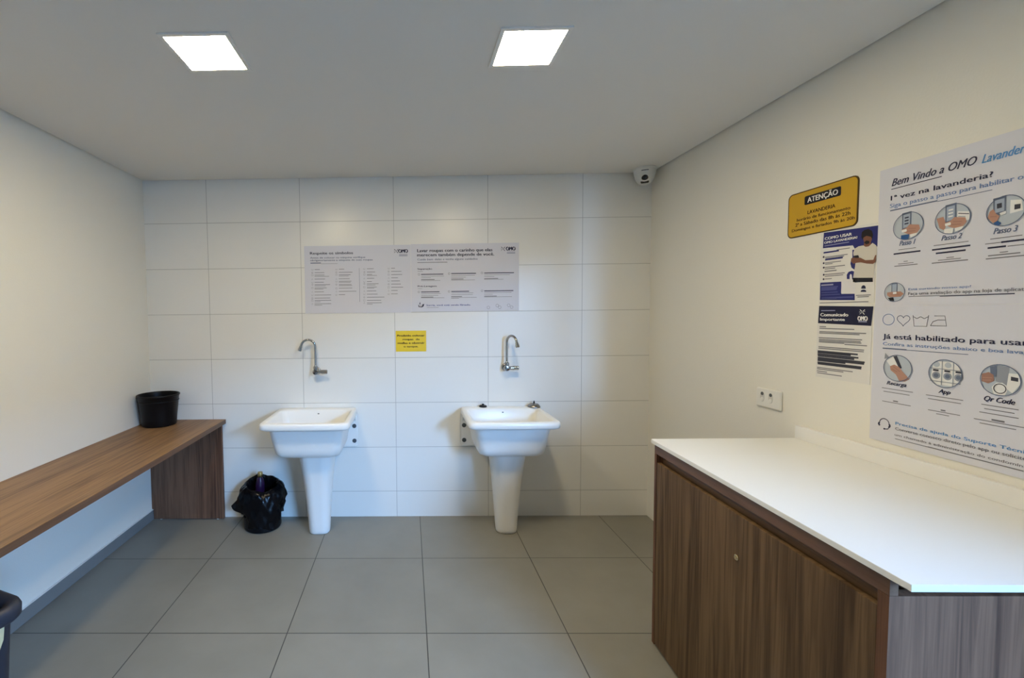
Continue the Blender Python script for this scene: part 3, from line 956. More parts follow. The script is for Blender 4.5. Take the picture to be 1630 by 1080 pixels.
  ('r', 'script_heading', 0.0405, 0.0742, 0.1905, 0.0767, 'navy', 2),
  ('t', 'heading_text', '1ª vez na lavanderia?', 0.0405, 0.114, 0.277, 0.016, 'navy', 0.012, 0),
  ('t', 'subheading_text', 'Siga o passo a passo para habilitar o', 0.0385, 0.1395, 0.345, 0.014, 'steel', 0.006, 0),
  ('r', 'subheading_text', 0.0395, 0.147, 0.1815, 0.151, 'grayblue', 2),
  ('r', 'subheading_text', 0.1815, 0.1505, 0.3175, 0.1525, 'grayblue', 2),
  ('ill', 0, 0.1, 0.2125, 0.0455, 0.0022, 'grayblue', 'palegray'),
  ('ill', 1, 0.225, 0.215, 0.0455, 0.0022, 'grayblue', 'palegray'),
  ('ill', 2, 0.3505, 0.218, 0.042, 0.0022, 'grayblue', 'palegray'),
  ('t', 'step_titles', 'Passo 1', 0.0745, 0.2755, 0.049, 0.017, 'grayblue', 0.01, 0.35),
  ('t', 'step_titles', 'Passo 2', 0.1975, 0.278, 0.053, 0.016, 'grayblue', 0.01, 0.35),
  ('t', 'step_titles', 'Passo 3', 0.3255, 0.28, 0.052, 0.017, 'grayblue', 0.01, 0.35),
  ('r', 'body_text', 0.0715, 0.2879, 0.1255, 0.2901, 'gray', 2),
  ('r', 'body_text', 0.0565, 0.299, 0.1395, 0.304, 'navy', 2),
  ('r', 'body_text', 0.0895, 0.3294, 0.1025, 0.3316, 'gray', 2),
  ('r', 'body_text', 0.0725, 0.3364, 0.1205, 0.3386, 'gray', 2),
  ('r', 'body_text', 0.0605, 0.3426, 0.1325, 0.3454, 'gray', 2),
  ('r', 'body_text', 0.1765, 0.2894, 0.2675, 0.2916, 'gray', 2),
  ('r', 'body_text', 0.1725, 0.301, 0.2725, 0.306, 'navy', 2),
  ('r', 'body_text', 0.1835, 0.3135, 0.2615, 0.3185, 'navy', 2),
  ('r', 'body_text', 0.2125, 0.3319, 0.2325, 0.3341, 'gray', 2),
  ('r', 'body_text', 0.1905, 0.3379, 0.2505, 0.3401, 'gray', 2),
  ('r', 'body_text', 0.1735, 0.3445, 0.2685, 0.3475, 'gray', 2),
  ('r', 'body_text', 0.3185, 0.2919, 0.3875, 0.2941, 'gray', 2),
  ('r', 'body_text', 0.3075, 0.3044, 0.3435, 0.3066, 'gray', 2),
  ('r', 'body_text', 0.3435, 0.303, 0.3995, 0.308, 'navy', 2),
  ('r', 'body_text', 0.3135, 0.3155, 0.3545, 0.3205, 'navy', 2),
  ('r', 'body_text', 0.3575, 0.3179, 0.4005, 0.3201, 'gray', 2),
  ('r', 'body_text', 0.3415, 0.3329, 0.3595, 0.3351, 'gray', 2),
  ('r', 'body_text', 0.3155, 0.339, 0.3855, 0.342, 'gray', 2),
  ('r', 'body_text', 0.3105, 0.3475, 0.4015, 0.3505, 'gray', 2),
  ('ill', 3, 0.066, 0.4335, 0.0325, 0.0018, 'grayblue', 'palegray'),
  ('t', 'footer_text', 'Está curtindo nosso app?', 0.1085, 0.4295, 0.171, 0.007, 'steel', 0.006, 0),
  ('t', 'footer_text', 'Faça uma avaliação do app na loja de aplicativos', 0.1085, 0.4455, 0.314, 0.01, 'gray', 0.004, 0),
  ('r', 'footer_text', 0.1095, 0.4494, 0.1995, 0.4516, 'gray', 2),
  ('r', 'footer_text', 0.1995, 0.451, 0.3785, 0.454, 'navy', 2),
 ],
 'enabled': [
  ('c', 'care_symbols', 0.0505, 0.047, 0.019, 0.002, 'steel', None),
  ('heart', 'care_symbols', 0.0985, 0.048, 0.02, 0.002, 'grayblue'),
  ('tub', 'care_symbols', 0.1505, 0.05, 0.0228, 0.002, 'gray'),
  ('iron', 'care_symbols', 0.2015, 0.049, 0.0219, 0.002, 'gray'),
  ('t', 'heading_text', 'Já está habilitado para usar?', 0.0345, 0.1145, 0.39, 0.017, 'navy', 0.012, 0),
  ('t', 'subheading_text', 'Confira as instruções abaixo e boa lavagem', 0.0355, 0.138, 0.408, 0.011, 'steel', 0.006, 0),
  ('r', 'subheading_text', 0.0345, 0.147, 0.1125, 0.151, 'grayblue', 2),
  ('r', 'subheading_text', 0.1125, 0.149, 0.2825, 0.151, 'grayblue', 2),
  ('ill', 4, 0.0875, 0.2145, 0.045, 0.0022, 'grayblue', 'palegray'),
  ('ill', 5, 0.2265, 0.2155, 0.044, 0.0022, 'grayblue', 'palegray'),
  ('ill', 6, 0.36, 0.2165, 0.0445, 0.0022, 'grayblue', 'palegray'),
  ('t', 'step_titles', 'Recarga', 0.0535, 0.2755, 0.063, 0.013, 'navy', 0.012, 0.35),
  ('t', 'step_titles', 'App', 0.2105, 0.2785, 0.032, 0.013, 'navy', 0.012, 0.35),
  ('t', 'step_titles', 'Qr Code', 0.3255, 0.2815, 0.068, 0.015, 'navy', 0.012, 0.35),
  ('r', 'body_text', 0.0375, 0.2889, 0.1375, 0.2911, 'gray', 2),
  ('r', 'body_text', 0.0435, 0.3004, 0.1275, 0.3026, 'gray', 2),
  ('r', 'body_text', 0.0765, 0.3285, 0.0925, 0.3325, 'gray', 2),
  ('r', 'body_text', 0.0405, 0.3359, 0.1325, 0.3381, 'gray', 2),
  ('r', 'body_text', 0.1755, 0.2899, 0.2755, 0.2921, 'gray', 2),
  ('r', 'body_text', 0.1815, 0.3009, 0.2705, 0.3031, 'gray', 2),
  ('r', 'body_text', 0.2185, 0.3305, 0.2315, 0.3345, 'gray', 2),
  ('r', 'body_text', 0.1835, 0.3374, 0.2695, 0.3396, 'gray', 2),
  ('r', 'body_text', 0.2065, 0.3454, 0.2415, 0.3476, 'gray', 2),
  ('r', 'body_text', 0.3195, 0.2924, 0.4015, 0.2946, 'gray', 2),
  ('r', 'body_text', 0.3265, 0.3039, 0.3935, 0.3061, 'gray', 2),
  ('r', 'body_text', 0.3155, 0.3159, 0.4025, 0.3181, 'gray', 2),
  ('r', 'body_text', 0.3445, 0.3315, 0.3735, 0.3365, 'gray', 2),
  ('r', 'body_text', 0.3035, 0.3389, 0.4155, 0.3411, 'gray', 2),
  ('r', 'body_text', 0.3175, 0.3484, 0.3985, 0.3506, 'gray', 2),
  ('headset', 'headset_icon', 0.0505, 0.418, 0.018, 0.0028, 'navy'),
  ('t', 'support_text', 'Precisa de ajuda do Suporte Técnico?', 0.0875, 0.411, 0.363, 0.01, 'skyblue', 0.008, 0),
  ('t', 'support_text', 'Converse conosco direto pelo app ou solicite', 0.0875, 0.4295, 0.335, 0.01, 'gray', 0.004, 0),
  ('t', 'support_text', 'um chamado à administração do condomínio', 0.0865, 0.45, 0.345, 0.008, 'gray', 0.004, 0),
  ('r', 'support_text', 0.0875, 0.4594, 0.1875, 0.4616, 'gray', 2),
  ('r', 'support_text', 0.1875, 0.4585, 0.4185, 0.4615, 'gray', 2),
 ],
}


# ================================================================== THE ROOM
def struct(name, mb, m=None, parent=None):
    o = mb.build(name, m, parent)
    o['kind'] = 'structure'
    return o


H_ALL = Z_CEIL + 0.12
struct('floor', MB().box(X_LEFT - .1, X_RIGHT + .14, Y_REAR - .1, 0.1, -0.1, 0), M['floor_tile'])
struct('wall_back', MB().box(X_LEFT - .1, X_RIGHT + .1, 0, 0.1, 0, H_ALL), M['wall_tile'])
struct('wall_left', MB().box(X_LEFT - .1, X_LEFT, -3.0, 0, 0, H_ALL), M['paint'])
struct('wall_rear', MB().box(X_LEFT - .1, X_LEFT, Y_REAR, -3.0, 0, H_ALL), M['rear_bounce_cut'])  # unseen stretch of the left wall, darker tone cuts blue bounce
struct('wall_front', MB().box(X_LEFT - .1, X_RIGHT + .1, Y_REAR - .1, Y_REAR, 0, H_ALL), M['rear_bounce_cut'])
struct('wall_right', MB().prism([(0, 0), (0, H_ALL), (Y_REAR, H_ALL), (Y_REAR, 0), (DOOR_Y0, 0), (DOOR_Y0, DOOR_TOP),
                                 (DOOR_Y1, DOOR_TOP), (DOOR_Y1, 0)], X_RIGHT, X_RIGHT + .14, 'x'), M['paint'])
# plaster ceiling with a narrow shadow gap all round
g = 0.012
mb = MB()
mb.box(X_LEFT - .1, X_RIGHT + .14, Y_REAR - .1, 0.1, Z_CEIL + .03, H_ALL + .05)
mb.box(X_LEFT + g, X_RIGHT - g, Y_REAR + g, -g, Z_CEIL, Z_CEIL + .0295)
struct('ceiling', mb, M['ceiling'])
struct('ground', MB().box(X_RIGHT + .14, 5.5, -27, 4, -0.12, -0.02), M['outdoor'])
struct('sky_blocker_wall', MB().box(4.7, 4.9, -26, 4, -0.1, 3.0), M['outdoor_wall'])  # unseen wall added to block low sky seen through the doorway
bb = struct('baseboard_left', MB().box(X_LEFT, X_LEFT + .009, Y_REAR, -.001, 0, .07, .0015), M['skirting'])
struct('trim_1', MB().box(X_LEFT, X_LEFT + .010, Y_REAR, -.001, .07, .0745, .0015), M['caulk'])
# daylight reaches the room through the doorway (portal only helps the sampling of the sky)
pd = bpy.data.lights.new('doorway_portal', 'AREA')
pd.shape = 'RECTANGLE'
pd.size, pd.size_y = DOOR_TOP, DOOR_Y1 - DOOR_Y0
try:
    pd.cycles.is_portal = True
except Exception:
    pd.energy = 0
po = bpy.data.objects.new('doorway_portal', pd)
COL.objects.link(po)
po.location = (X_RIGHT + .13, (DOOR_Y0 + DOOR_Y1) / 2, DOOR_TOP / 2)
po.rotation_euler = (0, PI / 2, 0)


# ================================================================== CEILING LIGHTS
def make_lamp(loc, label):
    r = tag(empty('ceiling_light', loc), label, 'ceiling light', 'square ceiling panel lights')
    mb = MB()
    o, i, b = .121, .106, -.006
    for x0, x1, y0, y1 in ((-o, o, i, o), (-o, o, -o, -i), (-o, -i, -i, i), (i, o, -i, i)):
        mb.box(x0, x1, y0, y1, b, -.0005)
    mb.build('frame', M['frame_white'], r)
    MB().box(-i, i, -i, i, -.004, -.0015).build('diffuser', M['glow'], r)
    return r


lamp = make_lamp((-.718, -1.531, Z_CEIL), 'square lit ceiling panel light above the bench side, left of the two')
l2 = copy_tree(lamp)
l2.location = (.442, -1.522, Z_CEIL)
l2['label'] = 'square lit ceiling panel light nearer the camera dome, right of the two'


# ================================================================== BENCH
bench = tag(empty('bench', (X_LEFT, 0, 0)), 'long brown wooden bench along the left wall under the black bucket', 'bench')
BX = 0.5385
MB().box(0.001, BX - .0012, -2.75, -.002, .688, .718, .0008).build('seat', M['wood_y'], bench)
MB().box(BX - .0011, BX + .0005, -2.75, -.002, .6875, .7178, .0004).build('edge_band', M['wood_band'], bench)
for y0, nm in ((-.042, 0), (-2.70, 1)):
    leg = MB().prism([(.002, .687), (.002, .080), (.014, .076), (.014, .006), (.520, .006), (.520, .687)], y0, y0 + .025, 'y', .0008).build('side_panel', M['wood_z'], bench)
    for x in (.062, .472):
        MB().lathe([(.008, 0), (.009, .003), (.008, .0062)], (x, y0 + .0125, 0), segs=16).build('glide', M['white_plastic'], leg)


# ================================================================== LAUNDRY TANKS
def make_tank(px):
    r = empty('laundry_tank')
    secs = [(.155, -.06, -.355, .05, .5555), (.182, -.045, -.390, .06, .5575), (.198, -.035, -.408, .06, .566), (.209, -.028, -.421, .055, .585),
            (.214, -.02, -.428, .05, .615), (.234, -.02, -.455, .05, .742), (.236, -.012, -.459, .05, .751), (.268, -.004, -.486, .04, .752),
            (.276, -.002, -.494, .04, .757), (.279, -.002, -.497, .04, .764), (.278, -.002, -.496, .04, .786), (.274, -.002, -.492, .04, .794), (.268, -.004, -.486, .04, .798),
            (.250, -.055, -.470, .035, .798), (.243, -.062, -.463, .035, .795), (.238, -.067, -.457, .035, .786), (.222, -.076, -.440, .04, .70),
            (.205, -.088, -.425, .05, .635), (.190, -.10, -.408, .06, .610), (.16, -.13, -.375, .07, .600)]
    rings = []
    for k, (hw, yb, yf, rad, z) in enumerate(secs):
        bow = .008 if 6 < k < 13 else .004
        back = .022 if k >= 13 else 0.0
        rr = rad
        rings.append(rrect(-hw, hw, yf, yb - back, rr, z, 6, bow, back))
    basin = MB().loft(rings).build('basin', M['ceramic'], r, sharp=60)
    MB().lathe([(.030, .6005), (.030, .6035), (.022, .6040), (.020, .602)], (0, -.25, 0), segs=24).build('drain', M['chrome'], basin)
    mb = MB()
    mb.lathe([(.0038, 0), (.0034, .0012)], (0.0, 0, 0), 'y', 14, sx=1.8)
    lg = mb.build('maker_mark', M['rubber_grey'], basin)
    lg.location = (.01, -.0705, .768)
    lg.rotation_euler = (math.radians(-7), 0, PI)
    # mounting plate against the wall with a gusset at either end
    mb = MB()
    w = .276
    pts = [(-w, .755), (-w, .535)] + [(-w + .014 - .014 * math.cos(a), .535 - .014 * math.sin(a)) for a in (PI / 6, PI / 3, PI / 2)]
    pts += [(-p, q) for p, q in pts[::-1]]
    mb.prism(pts, -.024, -.002, 'y', .003)
    mb.build('mounting_plate', M['ceramic'], r)
    for s in (-1, 1):
        x = s * .258
        gm = MB().prism([(-.02, .757), (-.12, .757), (-.10, .750), (-.05, .730), (-.03, .712), (-.02, .695)], x - .007, x + .007, 'x', .002)
        gm.build('gusset', M['ceramic'], r)
        for z in (.668, .562):
            sc = MB().lathe([(.0150, 0), (.0150, -.003), (.0125, -.005), (.0075, -.005), (.0075, -.008), (.004, -.009)], (s * .254, -.024, z), 'y', 20)
            sc.build('screw', M['rubber_grey'], r)
    # pedestal
    rings = []
    for hw, yb, yf, rad, z in ((.064, -.165, -.268, .045, 0), (.0675, -.16, -.274, .05, .004), (.0695, -.155, -.278, .052, .02), (.073, -.15, -.283, .055, .08),
                               (.082, -.14, -.298, .06, .22), (.093, -.13, -.318, .065, .36), (.104, -.12, -.338, .07, .46), (.113, -.11, -.352, .075, .53), (.117, -.11, -.358, .075, .5555)):
        rings.append(rrect(px - hw, px + hw, yf, yb, rad, z, 8))
    MB().loft(rings).build('pedestal', M['ceramic'], r, sharp=60)
    return r


tank_a = make_tank(.034)
tank_a.location = (-.646, 0, 0)
tag(tank_a, 'white ceramic laundry tank on a pedestal beside the black bin bag', 'laundry tank', 'laundry tanks on pedestals')
tank_b = make_tank(0.0)
tank_b.location = (.641, 0, 0)
tag(tank_b, 'white ceramic laundry tank with two drain plugs resting on its back rim', 'laundry tank', 'laundry tanks on pedestals')

# plugs left on the back rim of the right-hand tank
p = tag(empty('drain_plug', (.520, -.033, .798)), 'small flat black rubber plug on the back rim of the tank', 'plug')
MB().lathe([(.020, 0), (.026, .002), (.027, .008), (.023, .012), (.010, .0135), (.004, .014)], segs=28).build('stopper', M['rubber'], p)
MB().lathe([(.0075, .0135), (.008, .019), (.0065, .023), (.002, .024)], segs=16).build('knob', M['rubber'], p)
p = tag(empty('drain_strainer', (.874, -.046, .798)), 'domed metal drain cover with black knob on the tank rim', 'drain cover')
MB().lathe([(.040, 0), (.044, .002), (.0435, .006), (.037, .016), (.025, .024), (.010, .0275), (.004, .028)], segs=36).build('dome', M['steel_dark'], p)
MB().lathe([(.006, .0265), (.0065, .033), (.0045, .037), (.0035, .044), (.0015, .045)], segs=16).build('knob', M['rubber'], p)


# ================================================================== TAPS
def make_tap(loc, turn, reach, tipdrop):
    r = empty('wall_tap', loc)
    MB().lathe([(.026, 0), (.0265, -.003), (.024, -.008), (.017, -.012), (.015, -.012)], segs=32, axis='y').build('wall_flange', M['chrome'], r)
    mb = MB()
    mb.lathe([(.0145, -.010), (.0145, -.036), (.018, -.038), (.018, -.042), (.0195, -.044), (.0195, -.074), (.017, -.079), (.007, -.081)], segs=28, axis='y')
    mb.lathe([(.013, .0), (.0145, .010), (.0145, .022), (.0165, .023), (.0165, .036), (.0115, .040), (.0100, .044)], (0, -.060, 0), segs=24)
    mb.lathe([(.012, .008), (.012, .022), (.0105, .026)], (0, -.060, 0), axis='x', segs=24)
    mb.build('body', M['chrome'], r)
    mb = MB()
    prof = [(.010, .024), (.0125, .026), (.0125, .040), (.0155, .042)]
    x = .042
    while x < .076:
        prof += [(.0155, x + .001), (.0155, x + .004), (.0143, x + .005), (.0143, x + .0062)]
        x += .0075
    prof += [(.0152, .079), (.0125, .082), (.004, .083)]
    mb.lathe(prof, (0, -.060, 0), axis='x', segs=28)
    mb.build('handle', M['chrome'], r)
    # gooseneck
    ca, sa = math.cos(turn), math.sin(turn)
    R = reach / 2
    top = .226 - R
    path = [(0, .035), (0, .07), (0, top * .6 + .03), (0, top)]
    sweep = math.radians(162)
    for i in range(1, 15):
        a = PI - sweep * i / 14
        path.append((R + R * math.cos(a), top + R * math.sin(a)))
    ex, ez = path[-1]
    tx, tz = math.cos(PI - sweep - PI / 2), math.sin(PI - sweep - PI / 2)
    path.append((ex + tx * tipdrop * .5, ez + tz * tipdrop * .5))
    path.append((ex + tx * tipdrop, ez + tz * tipdrop))
    p3 = [(ca * d, -.060 + sa * d, z) for d, z in path]
    MB().tube(p3, .0082, 16).build('spout', M['chrome'], r)
    e0, e1 = Vector(p3[-1]), Vector(p3[-2])
    t = (e0 - e1).normalized()
    q = [e0 - t * .012, e0 - t * .010, e0 - t * .001, e0, e0 + t * .003, e0 + t * .003, e0 + t * .020, e0 + t * .022]
    MB().tube(q, [.0085, .0108, .0108, .0092, .0092, .0132, .0132, .0108], 18).build('aerator', M['chrome'], r)
    return r


tap = make_tap((-.652, 0, 1.061), math.radians(188), .096, .024)
tag(tap, 'chrome gooseneck wall tap with spout swung left above the left tank', 'tap', 'chrome wall taps')
tap2 = make_tap((.681, 0, 1.076), math.radians(-60), .096, .024)
tag(tap2, 'chrome gooseneck wall tap with spout turned forward above the right tank', 'tap', 'chrome wall taps')

# ================================================================== BUCKET ON THE BENCH
pot = tag(empty('bucket', (-1.718, -.150, .718)), 'round black plastic bucket standing on the end of the wooden bench', 'bucket')
MB().lathe([(.098, 0), (.105, .002), (.108, .008), (.112, .06), (.128, .198), (.1305, .200), (.1335, .203), (.1345, .209), (.132, .213), (.128, .213),
            (.1255, .208), (.124, .19), (.108, .06), (.104, .010), (.09, .006)], segs=64).build('body', M['black_plastic'], pot, sharp=50)
MB().lathe([(.1262, .166), (.1285, .168), (.1285, .172), (.1268, .174)], segs=64, cap0=False, cap1=False).build('rim_band', M['black_plastic'], pot)

# ================================================================== WASTE BIN WITH A BLACK BAG
wb = tag(empty('waste_bin', (-1.022, -.145, 0)), 'small round bin lined with a shiny black bag on the floor', 'bin')
MB().lathe([(.100, 0), (.116, .001), (.120, .006), (.121, .012), (.124, .013), (.124, .10), (.122, .16), (.116, .22), (.112, .235), (.110, .236), (.108, .230), (.106, .012), (.10, .008)],
           segs=48).build('bin_body', M['black_plastic'], wb, sharp=50)
rnd = random.Random(4)
ph = [rnd.uniform(0, 6.28) for _ in range(12)]
NB = 144


def wrinkle(a, z):
    s = 0
    for k, (fr, am) in enumerate(((3, .005), (5, .005), (9, .0045), (14, .004), (23, .0028), (37, .0016))):
        s += am * math.sin(fr * a + ph[k] + (22 + 9 * k) * z * (1 if k % 2 else -1))
    return s


def angdist(a, b):
    return abs((a - b + PI) % (2 * PI) - PI)


rings = []
BAG_PROF = ((.00, .128), (.06, .134), (.12, .139), (.18, .144), (.225, .146), (.26, .143), (.285, .134), (.300, .120), (.306, .106))


def bag_r(z):
    for (z0, r0), (z1, r1) in zip(BAG_PROF, BAG_PROF[1:]):
        if z <= z1:
            return r0 + (r1 - r0) * max(0, (z - z0) / (z1 - z0))
    return BAG_PROF[-1][1]


for t in (-1, -.85, -.7, -.55, -.42, -.3, -.2, -.12, -.06, -.02, 0, .05, .12, .25, .45, .7, 1):
    ring = []
    for i in range(NB):
        a = 2 * PI * i / NB
        lift = 1 + .075 * math.sin(a - .35) + .018 * math.sin(3 * a + 1.2) + .012 * math.sin(7 * a)
        hem = .06 + .035 * math.sin(2 * a + .6) + .02 * math.sin(5 * a + 2)
        spike = math.exp(-(angdist(a, math.radians(184)) / .26) ** 2)
        bulge = math.exp(-(angdist(a, math.radians(10)) / .8) ** 2)
        hem = hem * (1 - spike) + .150 * spike
        if t <= 0:
            z = .306 + (.306 - hem) * t
            r_ = bag_r(z) + wrinkle(a, z) * min(1.2, .35 - t * 1.6)
            r_ += bulge * .014 * max(0, 1 - abs(t + .4) / .5) + spike * .060 * max(0, -t) ** 1.6
            z *= lift
        else:
            z = .306 * lift - t * .20
            r_ = .106 - .012 * min(1, t * 8) + .5 * wrinkle(a, z)
        ring.append((r_ * math.cos(a), r_ * math.sin(a), z))
    rings.append(ring)
MB().loft(rings, True, False, False).build('bag', M['bag'], wb, sharp=70)
bt = tag(empty('spray_bottle', (-1.048, -.130, .040), .3), 'purple bottle with a gold cap poking out of the black bag', 'bottle')
bt.name = 'bottle'
bt.rotation_euler = (math.radians(4), math.radians(3), 0)
MB().lathe([(.026, 0), (.030, .004), (.031, .02), (.031, .24), (.029, .268), (.022, .295), (.015, .308), (.0145, .318)], segs=28).build('flask', M['purple'], bt)
MB().lathe([(.0165, .314), (.0175, .316), (.0175, .340), (.0165, .345), (.012, .346)], segs=28).build('cap', M['gold'], bt)

# ================================================================== BIN AT THE LEFT EDGE
kb = tag(empty('dustbin', (-1.475, -1.946, 0), math.radians(-21)), 'dark blue grey plastic dustbin with torn paper sticker in front of the bench', 'dustbin')
def rr_ring(hx, hy, r, z, n=8):
    return rrect(-hx, hx, -hy, hy, r, z, n)


MB().loft([rr_ring(.150, .145, .03, 0), rr_ring(.155, .150, .035, .005), rr_ring(.182, .175, .045, .50), rr_ring(.184, .177, .045, .545),
           rr_ring(.178, .171, .04, .545), rr_ring(.150, .145, .03, .02)]).build('body', M['navy_plastic'], kb, sharp=50)
MB().loft([rr_ring(.184, .177, .045, .520), rr_ring(.200, .193, .055, .518), rr_ring(.207, .200, .06, .526), rr_ring(.208, .201, .06, .552), rr_ring(.203, .196, .058, .565), rr_ring(.192, .185, .05, .570),
           rr_ring(.176, .169, .04, .566), rr_ring(.166, .159, .035, .552), rr_ring(.160, .153, .03, .522)], cap0=False, cap1=False).build('rim', M['navy_plastic'], kb, sharp=50)
# ================================================================== COUNTER UNIT
def front_x(y):
    return 1.051 + (.045 / 1.072) * (y + 1.237)


CB_T = .886
cab = tag(empty('cabinet', (0, 0, 0)), 'brown woodgrain floor cabinet with one lockable door under the white countertop', 'cabinet')
YF, YN, WX = -1.262, -2.262, X_RIGHT - .002


def slab(y0, y1, d0, d1, z0, z1, bev=.0008):
    return MB().prism([(front_x(y0) + d0, y0), (front_x(y0) + d1, y0), (front_x(y1) + d1, y1), (front_x(y1) + d0, y1)], z0, z1, 'z', bev)


IN = .008
for y0, y1 in ((YN, YN + .025), (YF - .018, YF)):
    MB().prism([(front_x(y0) + IN, y0), (WX, y0), (WX, y1), (front_x(y1) + IN, y1)], 0.004, .8455, 'z', .0008).build('side_panel', M['wood_z'], cab)
slab(YN, YF, IN, IN + .018, .846, CB_T - .001).build('top_rail', M['wood_edge'], cab)
slab(YN + .026, YF - .019, IN + .026, IN + .036, .66, .8455, 0).build('groove_back', M['wood_dark'], cab)
slab(YN + .0265, YF - .0195, IN + .001, IN + .019, .012, .810, .001).build('door', M['wood_cabinet'], cab)
dr = [o for o in cab.children if o.name.startswith('door')][0]
lk = MB().lathe([(.0095, 0), (.0095, -.003), (.0075, -.0045), (.0035, -.0045), (.003, -.003)], axis='x', segs=24)
lk.use(M['brass'])
lo = lk.build('lock', M['brass'], dr)
lo.location = (front_x(-1.79) + IN + .001, -1.79, .672)
MB().prism([(front_x(YN) + .06, YN + .03), (WX, YN + .03), (WX, YF - .02), (front_x(YF) + .06, YF - .02)], .001, .012).build('bottom_panel', M['wood_dark'], cab)

top = tag(empty('countertop', (0, 0, 0)), 'white stone countertop lying on the brown cabinet at the right wall', 'countertop')
yN, yF, wx = -2.312, -1.237, X_RIGHT - .001
corner = [(front_x(yF) + .012 - .012 * math.sin(a), yF - .012 + .012 * math.cos(a)) for a in (0, PI / 8, PI / 4, 3 * PI / 8, PI / 2)]
MB().prism([(wx, yF)] + corner + [(front_x(yN), yN), (wx, yN - .006)], CB_T, .901, 'z', .0012).build('slab', M['quartz'], top)
MB().box(wx - .018, wx, yN - .004, yF - .002, .9012, .957, .0012).build('backsplash', M['quartz'], top)

# ================================================================== SECURITY CAMERA IN THE CORNER
dc = tag(empty('security_camera', (1.590, -.104, Z_CEIL)), 'white dome security camera on the ceiling in the far right corner', 'camera')
MB().lathe([(.070, -.0005), (.0715, -.003), (.0715, -.010), (.068, -.013)], segs=48).build('base_ring', M['camera_shell'], dc)
dome_prof = [(.0685, -.012), (.067, -.025), (.063, -.045), (.056, -.070), (.046, -.088), (.034, -.099), (.018, -.105), (.004, -.106)]
MB().lathe(dome_prof, segs=48).build('housing', M['camera_shell'], dc)


def on_dome(r_, z_, ang):
    return Vector((r_ * math.cos(ang), r_ * math.sin(ang), z_))


va = math.atan2(-3.216 + .104, -1.59) + .02       # side of the dome that looks at the room


def dome_patch(name, t0, t1, half, m, parent, pts_fn):
    mb = MB()
    def prof(t):
        s = t * (len(dome_prof) - 1)
        i = min(len(dome_prof) - 2, int(s))
        f = s - i
        return [dome_prof[i][k] * (1 - f) + dome_prof[i + 1][k] * f for k in (0, 1)]
    rim = pts_fn(t0, t1, half)
    ca, ct = sum(p[0] for p in rim) / len(rim), sum(p[1] for p in rim) / len(rim)
    rings = []
    for s, lift in ((1.0, -.003), (1.0, .0016), (.8, .0022), (.6, .0024), (.4, .0025), (.2, .0025), (.05, .0025)):
        ring = []
        for a, t in rim:
            a2, t2 = ca + (a - ca) * s, ct + (t - ct) * s
            r_, z_ = prof(t2)
            ang = va + a2 / max(r_, .02)
            ring.append(on_dome(r_ + lift, z_ - lift * .4, ang))
        rings.append(ring)
    mb.loft(rings, True, False, True)
    return mb.build(name, m, parent)


def oval(t0, t1, half):
    tm, th = (t0 + t1) / 2, (t1 - t0) / 2
    return [(half * math.cos(2 * PI * i / 24), tm + th * math.sin(2 * PI * i / 24)) for i in range(24)]


def oblong(t0, t1, half):
    q = [(-half, t0), (half, t0), (half, t0 * .4 + t1 * .6), (half * .75, t1 - (t1 - t0) * .12), (half * .3, t1), (-half * .3, t1), (-half * .75, t1 - (t1 - t0) * .12), (-half, t0 * .4 + t1 * .6)]
    return q


dome_patch('lens', .35, .57, .020, M['lens'], dc, oval)
dome_patch('infrared_window', .61, .81, .025, M['lens'], dc, oblong)
dome_patch('speaker_slot', .14, .175, .021, M['rubber_grey'], dc, lambda a, b, h: [(-h + 2 * h * k / 8, a) for k in range(9)] + [(h - 2 * h * k / 8, b) for k in range(9)])

# ================================================================== DOUBLE SOCKET
so = tag(empty('double_socket', (X_RIGHT, -1.078, 1.043)), 'white double power socket on the right wall below the notices', 'socket')
MB().box(-.013, -.0005, -.072, .072, -.045, .045, .006, 3).build('cover_plate', M['white_plastic'], so)
for yy in (.033, -.017):
    fr = MB()
    for i in range(1):
        pts = []
        for k in range(32):
            a = 2 * PI * k / 32
            c_, s_ = math.cos(a), math.sin(a)
            pts.append((yy + .0135 * c_, .004 + (.024 * s_ if abs(s_) < 2 else 0)))
        fr.prism(pts, -.0136, -.0128, 'x')
    sk = fr.build('socket_outlet', M['socket_plastic'], so)
    MB().lathe([(.0082, 0), (.0082, -.0012)], (-.0136, yy, .019), 'x', 18).build('upper_hole', M['rubber_grey'], sk)
    MB().lathe([(.0095, 0), (.0095, -.0016), (.006, -.0020)], (-.0136, yy, -.008), 'x', 18).build('insert', M['white_plastic'], sk)


# ================================================================== SIGNS AND POSTERS
def rounded(w, h, r, n=5):
    pts = []
    for cx, cy, a0 in ((w - r, -r, 90), (r, -r, 180), (r, -h + r, 270), (w - r, -h + r, 0)):
        o = []
        for i in range(n + 1):
            a = math.radians((a0 if a0 != 90 else 0) + 90 * i / n)
            o.append(a)
        pts.append((cx, cy, o))
    out = []
    for (cx, cy), a0 in (((w - r, -r), 0), ((r, -r), 90), ((r, -h + r), 180), ((w - r, -h + r), 270)):
        for i in range(n + 1):
            a = math.radians(a0 + 90 * i / n)
            out.append((cx + r * math.cos(a), cy + r * math.sin(a)))
    return out


def sign_back(name, x0, ztop, w, h, t, m, label, cat, r=0.0, group=None):
    """board on the back wall; local x right, z up from the top-left corner, front face at y = -t"""
    root = tag(empty(name, (x0, 0, ztop)), label, cat, group)
    pts = rounded(w, h, r) if r else [(0, 0), (0, -h), (w, -h), (w, 0)]
    MB().prism(pts, -t, -.0005, 'y').build('panel', m, root)
    return root, Prints(root, lambda u, v, l: (u, -t - l, -v))


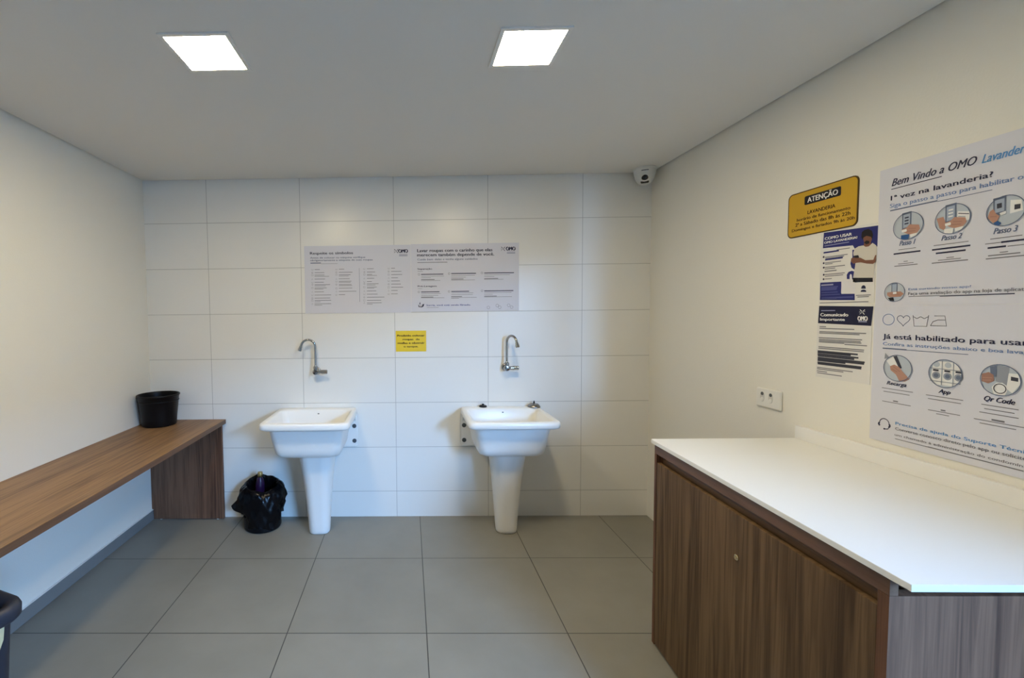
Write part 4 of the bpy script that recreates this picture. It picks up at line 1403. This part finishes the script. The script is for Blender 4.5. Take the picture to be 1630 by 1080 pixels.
def sign_right(name, ytop, ztop, w, h, t, m, label, cat, r=0.0, group=None):
    """board on the right wall; u runs towards the camera (-y)"""
    root = tag(empty(name, (X_RIGHT, ytop, ztop)), label, cat, group)
    pts = rounded(w, h, r) if r else [(0, 0), (0, -h), (w, -h), (w, 0)]
    MB().prism([(-a, b) for a, b in pts], -t, -.0005, 'x').build('panel', m, root)
    return root, Prints(root, lambda u, v, l: (-t - l, -u, -v))


_, P_ = sign_back('instruction_board', -.728, 1.944, .7495, .474, .004, M['board'], 'white board headed Respeite os símbolos on the tiled back wall', 'notice board', 0, 'instruction boards on the tiled wall')
P_.run(PRINTS['symbols']); P_.build()
_, P_ = sign_back('instruction_board', .0235, 1.948, .754, .474, .004, M['board'], 'white board headed Lavar roupas com o carinho on the tiled back wall', 'notice board', 0, 'instruction boards on the tiled wall')
P_.run(PRINTS['care']); P_.build()
_, P_ = sign_back('warning_sign', -.090, 1.341, .215, .148, .002, M['yellow_bright'], 'small bright yellow sign between the two taps on the tiled wall', 'sign')
P_.run(PRINTS['forbid']); P_.build()
root, P_ = sign_right('attention_sign', -1.150, 1.961, .315, .190, .003, M['ink_brown'], 'yellow rounded Atenção sign with black border on the right wall', 'sign', .022)
P_.poly('yellow_field', [(a + .0045, -b + .0045) for a, b in rounded(.306, .181, .019)], 'black', 1)
fld = P_.g['yellow_field']; fld.mats[0] = M['yellow']
for it in PRINTS['attention']:
    if it[0] == 'p':
        us, vs2 = [q[0] for q in it[2]], [q[1] for q in it[2]]
        u0, u1, v0, v1 = min(us), max(us), sum(sorted(vs2)[:2]) / 2, sum(sorted(vs2)[2:]) / 2
        P_.poly(it[1], [(u0 - .003 + a, v0 - b) for a, b in rounded(u1 - u0 + .004, v1 - v0, .006)], 'black', 2)
    else:
        P_.text(*it[1:])
P_.build()
_, P_ = sign_right('how_to_poster', -1.3135, 1.7685, .222, .290, .0012, M['paper'], 'blue and white Como Usar poster with a man holding a phone', 'poster')
P_.run(PRINTS['howto']); P_.build()
_, P_ = sign_right('notice_sheet', -1.3095, 1.4735, .222, .295, .0012, M['paper'], 'white sheet with dark navy Comunicado Importante header on the right wall', 'notice')
P_.run(PRINTS['notice']); P_.build()
_, P_ = sign_right('welcome_board', -1.5425, 1.9475, .74, .4810, .004, M['board'], 'upper large white board headed Bem Vindo on the right wall', 'notice board', 0, 'large laundry instruction boards')
P_.run(PRINTS['welcome']); P_.build()
_, P_ = sign_right('usage_board', -1.5405, 1.4660, .74, .4820, .004, M['board'], 'lower large white board with care symbols just above the countertop', 'notice board', 0, 'large laundry instruction boards')
P_.run(PRINTS['enabled']); P_.build()

# torn sticker wrapped on the dustbin's corner
MB().prism([(.098, .425), (.115, .420), (.136, .470), (.140, .508), (.124, .510), (.108, .470)], .1795, .1845, 'x').build('torn_sticker', M['sticker_paper'], kb)
